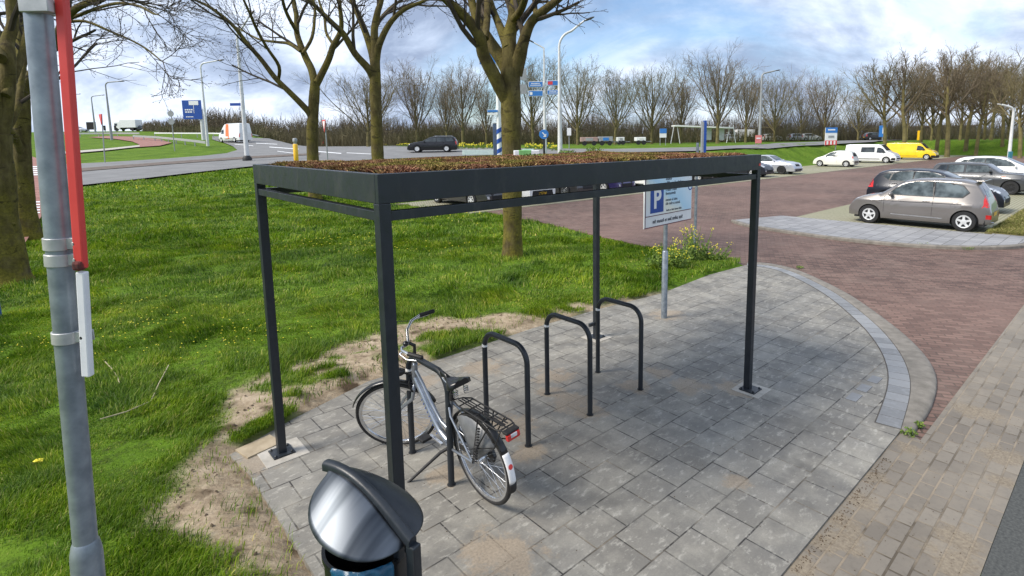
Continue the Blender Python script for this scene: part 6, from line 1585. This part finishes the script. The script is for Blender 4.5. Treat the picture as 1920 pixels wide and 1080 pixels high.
def box_truck(name, lab, cat, px, Y, L, W, H, heading, cm, bm2, cabL=1.9, z=0):
    p = onTY(px, Y); t_ = thing(name, lab, cat, (p.x, p.y, p.z+.06), heading)
    MB().box((-cabL/2, 0, .9+(H-.9)/2), (L-cabL, W, H-.9)).build('cargo_box', bm2, t_, 0, .04)
    mb = MB(); pr = [(L/2-cabL+.06, .5), (L/2-.05, .5), (L/2, .9), (L/2-.05, 1.35), (L/2-.35, min(2.6, H*.8)), (L/2-cabL+.06, min(2.7, H*.83))]
    mb.add([(x, -W*.47, z) for x, z in pr]+[(x, W*.47, z) for x, z in pr], [tuple(reversed(range(6))), tuple(range(6, 12))]+[(i, (i+1) % 6, 6+(i+1) % 6, 6+i) for i in range(6)]); cab = mb.build('cab', cm, t_, 0, .05)
    for s_ in (1, -1): MB().box((L/2-.75, s_*W*.472, 1.75), (.8, .02, .6)).build('window', MT['glass'], cab, 0)
    MB().add([(L/2-.04, -W*.4, 1.4), (L/2-.04, W*.4, 1.4), (L/2-.33, W*.4, min(2.5, H*.78)), (L/2-.33, -W*.4, min(2.5, H*.78))], [(0,1,2,3)]).build('windscreen', MT['glass'], cab, 0)
    MB().box((0, 0, .75), (L*.9, W*.7, .3)).build('chassis', MT['dark'], t_, 0)
    for x in (L/2-.9, -L/2+1.1):
        for s_ in (1, -1): MB().lathe([(.2, -.13), (.42, -.13), (.45, -.08), (.45, .08), (.42, .13), (.2, .13)], (x, s_*(W/2-.16), .45), Matrix.Rotation(R(90), 3, 'X'), 18).build('wheel', MT['black'], t_, 50)
    return t_
box_truck('lorry', 'small white lorry on the raised road at the far left', 'lorry', 243, 150, 6.5, 2.3, 3.0, R(175), MT['white'], MT['white'])
far = dict(maz, spk=0, nx=30, seams=[], handles=[])
def farcar(lab, px, Y, head, pt, **kw):
    p = onTY(px, Y); return car('moving_car', lab, 'car', (p.x, p.y, p.z+.07), head, dict(far, paint=pt, **kw))
farcar('dark car on the raised road right of the white lorry', 264, 150, R(180), 'dgrey')
farcar('silver car on the raised road behind the dark sign back', 150, 145, R(0), 'silver')
p = onTY(730, 95); farcar('white car far off left of the straight mossy trunk', 668, 125, R(10), 'white')
PT['crimson'] = paint('crimson car paint', (.45, .03, .02)); farcar('red car far off behind the give-way sign', 622, 120, R(10), 'crimson')
# distant furniture between the thick trunk and the car park
p = onTY(1067, 56); t_ = thing('info_sign', 'small white rectangular sign on a post left of the trailers', 'sign', p)
c = at(1067, 247, 56)-p; MB().box((c.x, 0, c.z), (.42, .04, .75)).build('panel', MT['white'], t_, 0); MB().tube([(c.x, .05, 0), (c.x, .05, c.z+.3)], .04, 8).build('post', MT['grey'], t_, 50)
def trailer(lab, px0, px1, v0, v1, Y, mat, mat2, name='box_trailer', group=None):
    p = onTY((px0+px1)/2, Y); t_ = thing(name, lab, 'trailer', p, 0, group); a = at(px0, v1, Y)-p; b = at(px1, v0, Y)-p; w_, h_ = b.x-a.x, b.z-max(.45, a.z)
    MB().box((0, .8, b.z-h_/2), (w_, 1.7, h_)).build('box', mat, t_, 0, .04); MB().box((0, -.06, b.z-h_/2), (w_*.42, .02, h_*.6)).build('panel', mat2, t_, 0)
    for s_ in (-.28, .28): MB().lathe([(0, -.1), (.27, -.1), (.27, .1), (0, .1)], (s_*w_, -.02, .27), Matrix.Rotation(R(90), 3, 'X'), 16).build('wheel', MT['black'], t_, 50)
    MB().bar((w_/2, .8, .4), (w_/2+.8, .8, .4), .08, .08).build('drawbar', MT['grey'], t_, 0)
pk = pm('dull pink panel', (.32, .20, .18), (.42, .30, .27), 2, .6)
trailer('dull pink box trailer, left one of the two by the dense dark tree', 1089, 1121, 257, 270, 62, pk, MT['grey'])
trailer('grey box trailer with a blue panel and red end, right one of the two', 1123, 1149, 256, 270, 62, MT['grey'], MT['lblue'])
trailer('small pale cabin trailer to the right of the two box trailers', 1158, 1171, 257, 267, 68, MT['offwhite'], MT['grey'])
trailer('white box trailer under the broad bare tree', 1193, 1211, 257, 268, 66, MT['white'], MT['offwhite'])
p = onTY(1243, 60); t_ = thing('info_board', 'blue-topped white information board among the trees left of the blue pylon', 'sign', p)
a, b = at(1237, 258, 60)-p, at(1250, 241, 60)-p; MB().box((0, 0, (a.z+b.z)/2), (b.x-a.x, .06, b.z-a.z)).build('panel', MT['white'], t_, 0); MB().box((0, -.04, b.z-.25), (b.x-a.x, .02, .5)).build('blue_header', MT['lblue'], t_, 0)
for s_ in (-.3, .3): MB().box((s_, .06, a.z/2), (.06, .06, a.z)).build('leg', MT['grey'], t_, 0)
p = onTY(1319, 44); t_ = thing('pylon', 'tall narrow blue and grey pylon standing behind the right end of the shelter roof', 'sign', p); H = (at(1319, 226, 44)-p).z
MB().box((.09, 0, H/2), (.20, .34, H)).build('blue_side', MT['blue'], t_, 0, .01); MB().box((-.10, 0, H/2-.05), (.17, .30, H-.1)).build('grey_side', MT['grey'], t_, 0, .01); MB().box((0, -.0, .05), (.6, .5, .1)).build('plinth', MT['concrete'], t_, 0)
# white canopy frame
p = onTY(1310, 84); t_ = thing('canopy', 'low white canopy frame on slanted legs beyond the blue pylon', 'canopy', p)
a, b = at(1262, 236, 84)-p, at(1370, 240, 84)-p
MB().bar((a.x, 0, a.z), (b.x, 0, b.z), 2.2, .22).build('roof_beam', MT['white'], t_, 0)
for u in (1262, 1268, 1366, 1372):
    c = at(u, 240, 84)-p; s_ = -.45 if u in (1262, 1366) else .45; MB().bar((c.x, -.6, a.z), (c.x+s_, -.6, 0),   .09, .09).build('leg', MT['white'], t_, 0)
for u in (1328, 1352): c = at(u, 250, 84)-p; MB().box((c.x, .2, c.z), (1.1, .1, 2.0)).build('screen', MT['offwhite'], t_, 0)
p = onTY(1422, 58); t_ = thing('red_sign', 'small pale red sign low at the foot of the slim lamp', 'sign', p); c = at(1422, 261, 58)-p
MB().box((0, 0, c.z), (.66, .05, .85)).build('panel', pm('faded red', (.62, .16, .15), (.7, .25, .22), 5, .5), t_, 0); 
for s_ in (-.25, .25): MB().box((s_, .05, c.z/2), (.06, .06, c.z)).build('leg', MT['grey'], t_, 0)
MB().box((0, -.03, c.z+.1), (.44, .02, .12)).build('white_line', MT['white'], t_, 0)
# billboard
p = onTY(1557, 56); p = onT(1557, 276); t_ = thing('billboard', 'tall board, blue above, white middle and red-white foot, on the bank above the white car', 'billboard', p); Yb = p.y
a, b = at(1545, 272, Yb)-p, at(1569, 239, Yb)-p; w_, h_ = b.x-a.x, b.z-a.z
MB().box((0, 0, (a.z+b.z)/2), (w_, .08, h_)).build('panel', MT['white'], t_, 0)
MB().box((0, -.05, b.z-h_*.15), (w_, .02, h_*.30)).build('blue_header', MT['lblue'], t_, 0); MB().box((0, -.065, b.z-h_*.13), (w_*.6, .012, h_*.07)).build('legend', MT['white'], t_, 0)
MB().box((0, -.05, a.z+h_*.13), (w_, .02, h_*.26)).build('red_foot', MT['red'], t_, 0)
for s_ in (-.3, 0, .3): MB().box((s_*w_, -.065, a.z+h_*.13), (w_*.15, .012, h_*.2)).build('white_block', MT['white'], t_, 0)
MB().box((0, -.065, a.z+h_*.48), (w_*.5, .012, h_*.12)).build('picture', MT['grey'], t_, 0)
for s_ in (-.46, .46): MB().box((s_*w_, .08, a.z/2), (.09, .09, abs(a.z)+.6)).build('leg', MT['grey'], t_, 0)
box_truck('lorry', 'white lorry beyond the bank to the right of the billboard', 'lorry', 1586, 125, 4.2, 2.0, 2.1, R(0), MT['white'], MT['white'])
farcar('dark car passing beyond the bank left of the blue sign', 1640, 104, R(0), 'dgrey')
p = onTY(1654, 84); t_ = thing('blue_sign', 'blue sign board among the slim trunks behind the white van', 'sign', p, R(-25)); c = at(1654, 246, 84)-p
MB().box((0, 0, c.z), (1.0, .08, 1.7)).build('panel', MT['lblue'], t_, 0); MB().box((.1, -.05, c.z+.1), (.3, .02, .9)).build('pictogram', MT['white'], t_, 0); MB().box((0, .08, c.z/2), (.12, .1, c.z)).build('post', MT['grey'], t_, 0)
box_truck('lorry', 'white lorry cab seen between trunks above the yellow van', 'lorry', 1690, 130, 4.0, 2.2, 2.6, R(-60), MT['white'], MT['offwhite'])
p = onTY(1724, 92); t_ = thing('fuel_pump', 'small yellow kiosk among the park trunks', 'kiosk', p); MB().box((0, 0, .8), (.6, .5, 1.6)).build('body', MT['yellow'], t_, 0, .04); MB().box((0, -.26, 1.15), (.4, .03, .4)).build('window', MT['glass'], t_, 0)
p = onTY(1765, 128); t_ = thing('low_building', 'low pale brown building far behind the park trees', 'building', p)
MB().box((0, 0, 1.4), (11, 6, 2.8)).build('wall', pm('pale brick', (.26, .20, .15), (.34, .27, .2), 2, .9), t_, 0); MB().prism([(-5.8, -3.4), (5.8, -3.4), (5.8, 3.4), (-5.8, 3.4)], 2.8, 3.1).build('roof', pm('brown roof', (.13, .10, .08), (.18, .14, .11), 2, .9), t_, 0)
for x in (-3.6, -1.2, 1.2, 3.6): MB().box((x, -3.01, 1.5), (1.3, .04, 1.1)).build('window', MT['glass'], t_, 0)
for i, (px, lab, pt) in enumerate(((1447, 'white car far off under the trees right of the slim lamp', 'white'), (1495, 'pale car far off left of the billboard', 'silver'), (1518, 'white car far off nearest the billboard', 'white'), (1372, 'silver car far off right of the white canopy frame', 'silver'))): farcar(lab, px, 108, R(8), pt)
box_truck('lorry', 'white van-bodied truck far off behind the white canopy legs', 'lorry', 1386, 112, 5.5, 2.2, 2.4, R(180), MT['white'], MT['white'])
# dead stems lying on the lawn
for (P, lab) in (([(196,690),(210,705),(222,722),(226,735)], 'short pale stick lying on the lawn near the pole'), ([(318,700),(300,735),(285,770),(240,790),(190,805)], 'long thin pale twig bent across the lawn')):
    q = [gnd(*a)+Vector((0, 0, .10)) for a in P]; b = q[0]; t_ = MB().tube([x-b for x in q], [.006]*len(q), 6).build('twig', pm('pale dead stem', (.34, .29, .17), (.45, .40, .26), 20, .9), None, 60, 0, b); tag(t_, lab, 'twig')
# ------------------------------------------------------------------ sky and sun
SUN_EL, SUN_AZ = R(46), R(248)      # azimuth measured clockwise from +Y
w = bpy.data.worlds.new('World'); scene.world = w; w.use_nodes = True
wt = w.node_tree; N = wt.nodes; Lk = wt.links; bg = N['Background']
sky = N.new('ShaderNodeTexSky'); sky.sky_type = 'NISHITA'; sky.sun_disc = False
sky.sun_elevation = SUN_EL; sky.sun_rotation = SUN_AZ; sky.dust_density = .6
class WT(NT):
    def __init__(s): s.t = wt; s.n = wt.nodes; s.bsdf = None
t = WT()
tc = N.new('ShaderNodeTexCoord').outputs['Generated']
sp = N.new('ShaderNodeSeparateXYZ'); Lk.new(tc, sp.inputs[0])
den = t.math('ADD', t.math('MAXIMUM', sp.outputs[2], 0.0), .55)
cx = t.math('DIVIDE', sp.outputs[0], den); cy = t.math('DIVIDE', sp.outputs[1], den)
cb = N.new('ShaderNodeCombineXYZ'); Lk.new(cx, cb.inputs[0]); Lk.new(cy, cb.inputs[1])
def wmap(loc, sc, rot=0):
    mp = N.new('ShaderNodeMapping'); mp.inputs['Location'].default_value = loc; mp.inputs['Scale'].default_value = sc; mp.inputs['Rotation'].default_value = (0, 0, rot)
    Lk.new(cb.outputs[0], mp.inputs['Vector']); return mp.outputs[0]
n1 = t.noise(wmap((3.1, 1.7, 0), (1.1, 1.4, 1), R(24)), 1.0, 9, .58, .5)
n2 = t.noise(wmap((7.4, 4.2, 0), (1.5, 2.0, 1), R(24)), 1.9, 9, .6, .3)
cover = t.fr(n1, .29, .45)
shade = t.ramp(n2, [(.37, (.215, .26, .345)), (.47, (.345, .40, .49)), (.58, (.56, .60, .665))])
skyc = t.mix(1.0, sky.outputs[0], (.072, .082, .092), 'MULTIPLY')
cl = t.mix(1.0, shade, (.93, .96, 1.02), 'MULTIPLY')
Lk.new(t.mix(cover, skyc, cl), bg.inputs['Color']); bg.inputs['Strength'].default_value = 1.0
sd = bpy.data.lights.new('sun', 'SUN'); so = bpy.data.objects.new('sun', sd); col.objects.link(so)
sd.energy = 2.5; sd.angle = R(22); sd.color = (1, .93, .83)
dirv = Vector((math.sin(SUN_AZ)*math.cos(SUN_EL), math.cos(SUN_AZ)*math.cos(SUN_EL), math.sin(SUN_EL)))
so.rotation_euler = dirv.to_track_quat('Z', 'Y').to_euler(); so.location = (0, 0, 30)
vs = scene.view_settings; vs.view_transform = 'Standard'; vs.look = 'None'; vs.gamma = 1; vs.exposure = 0.97
scene.display_settings.display_device = 'sRGB'
scene.cycles.use_denoising = True
scene.cycles.max_bounces = 6
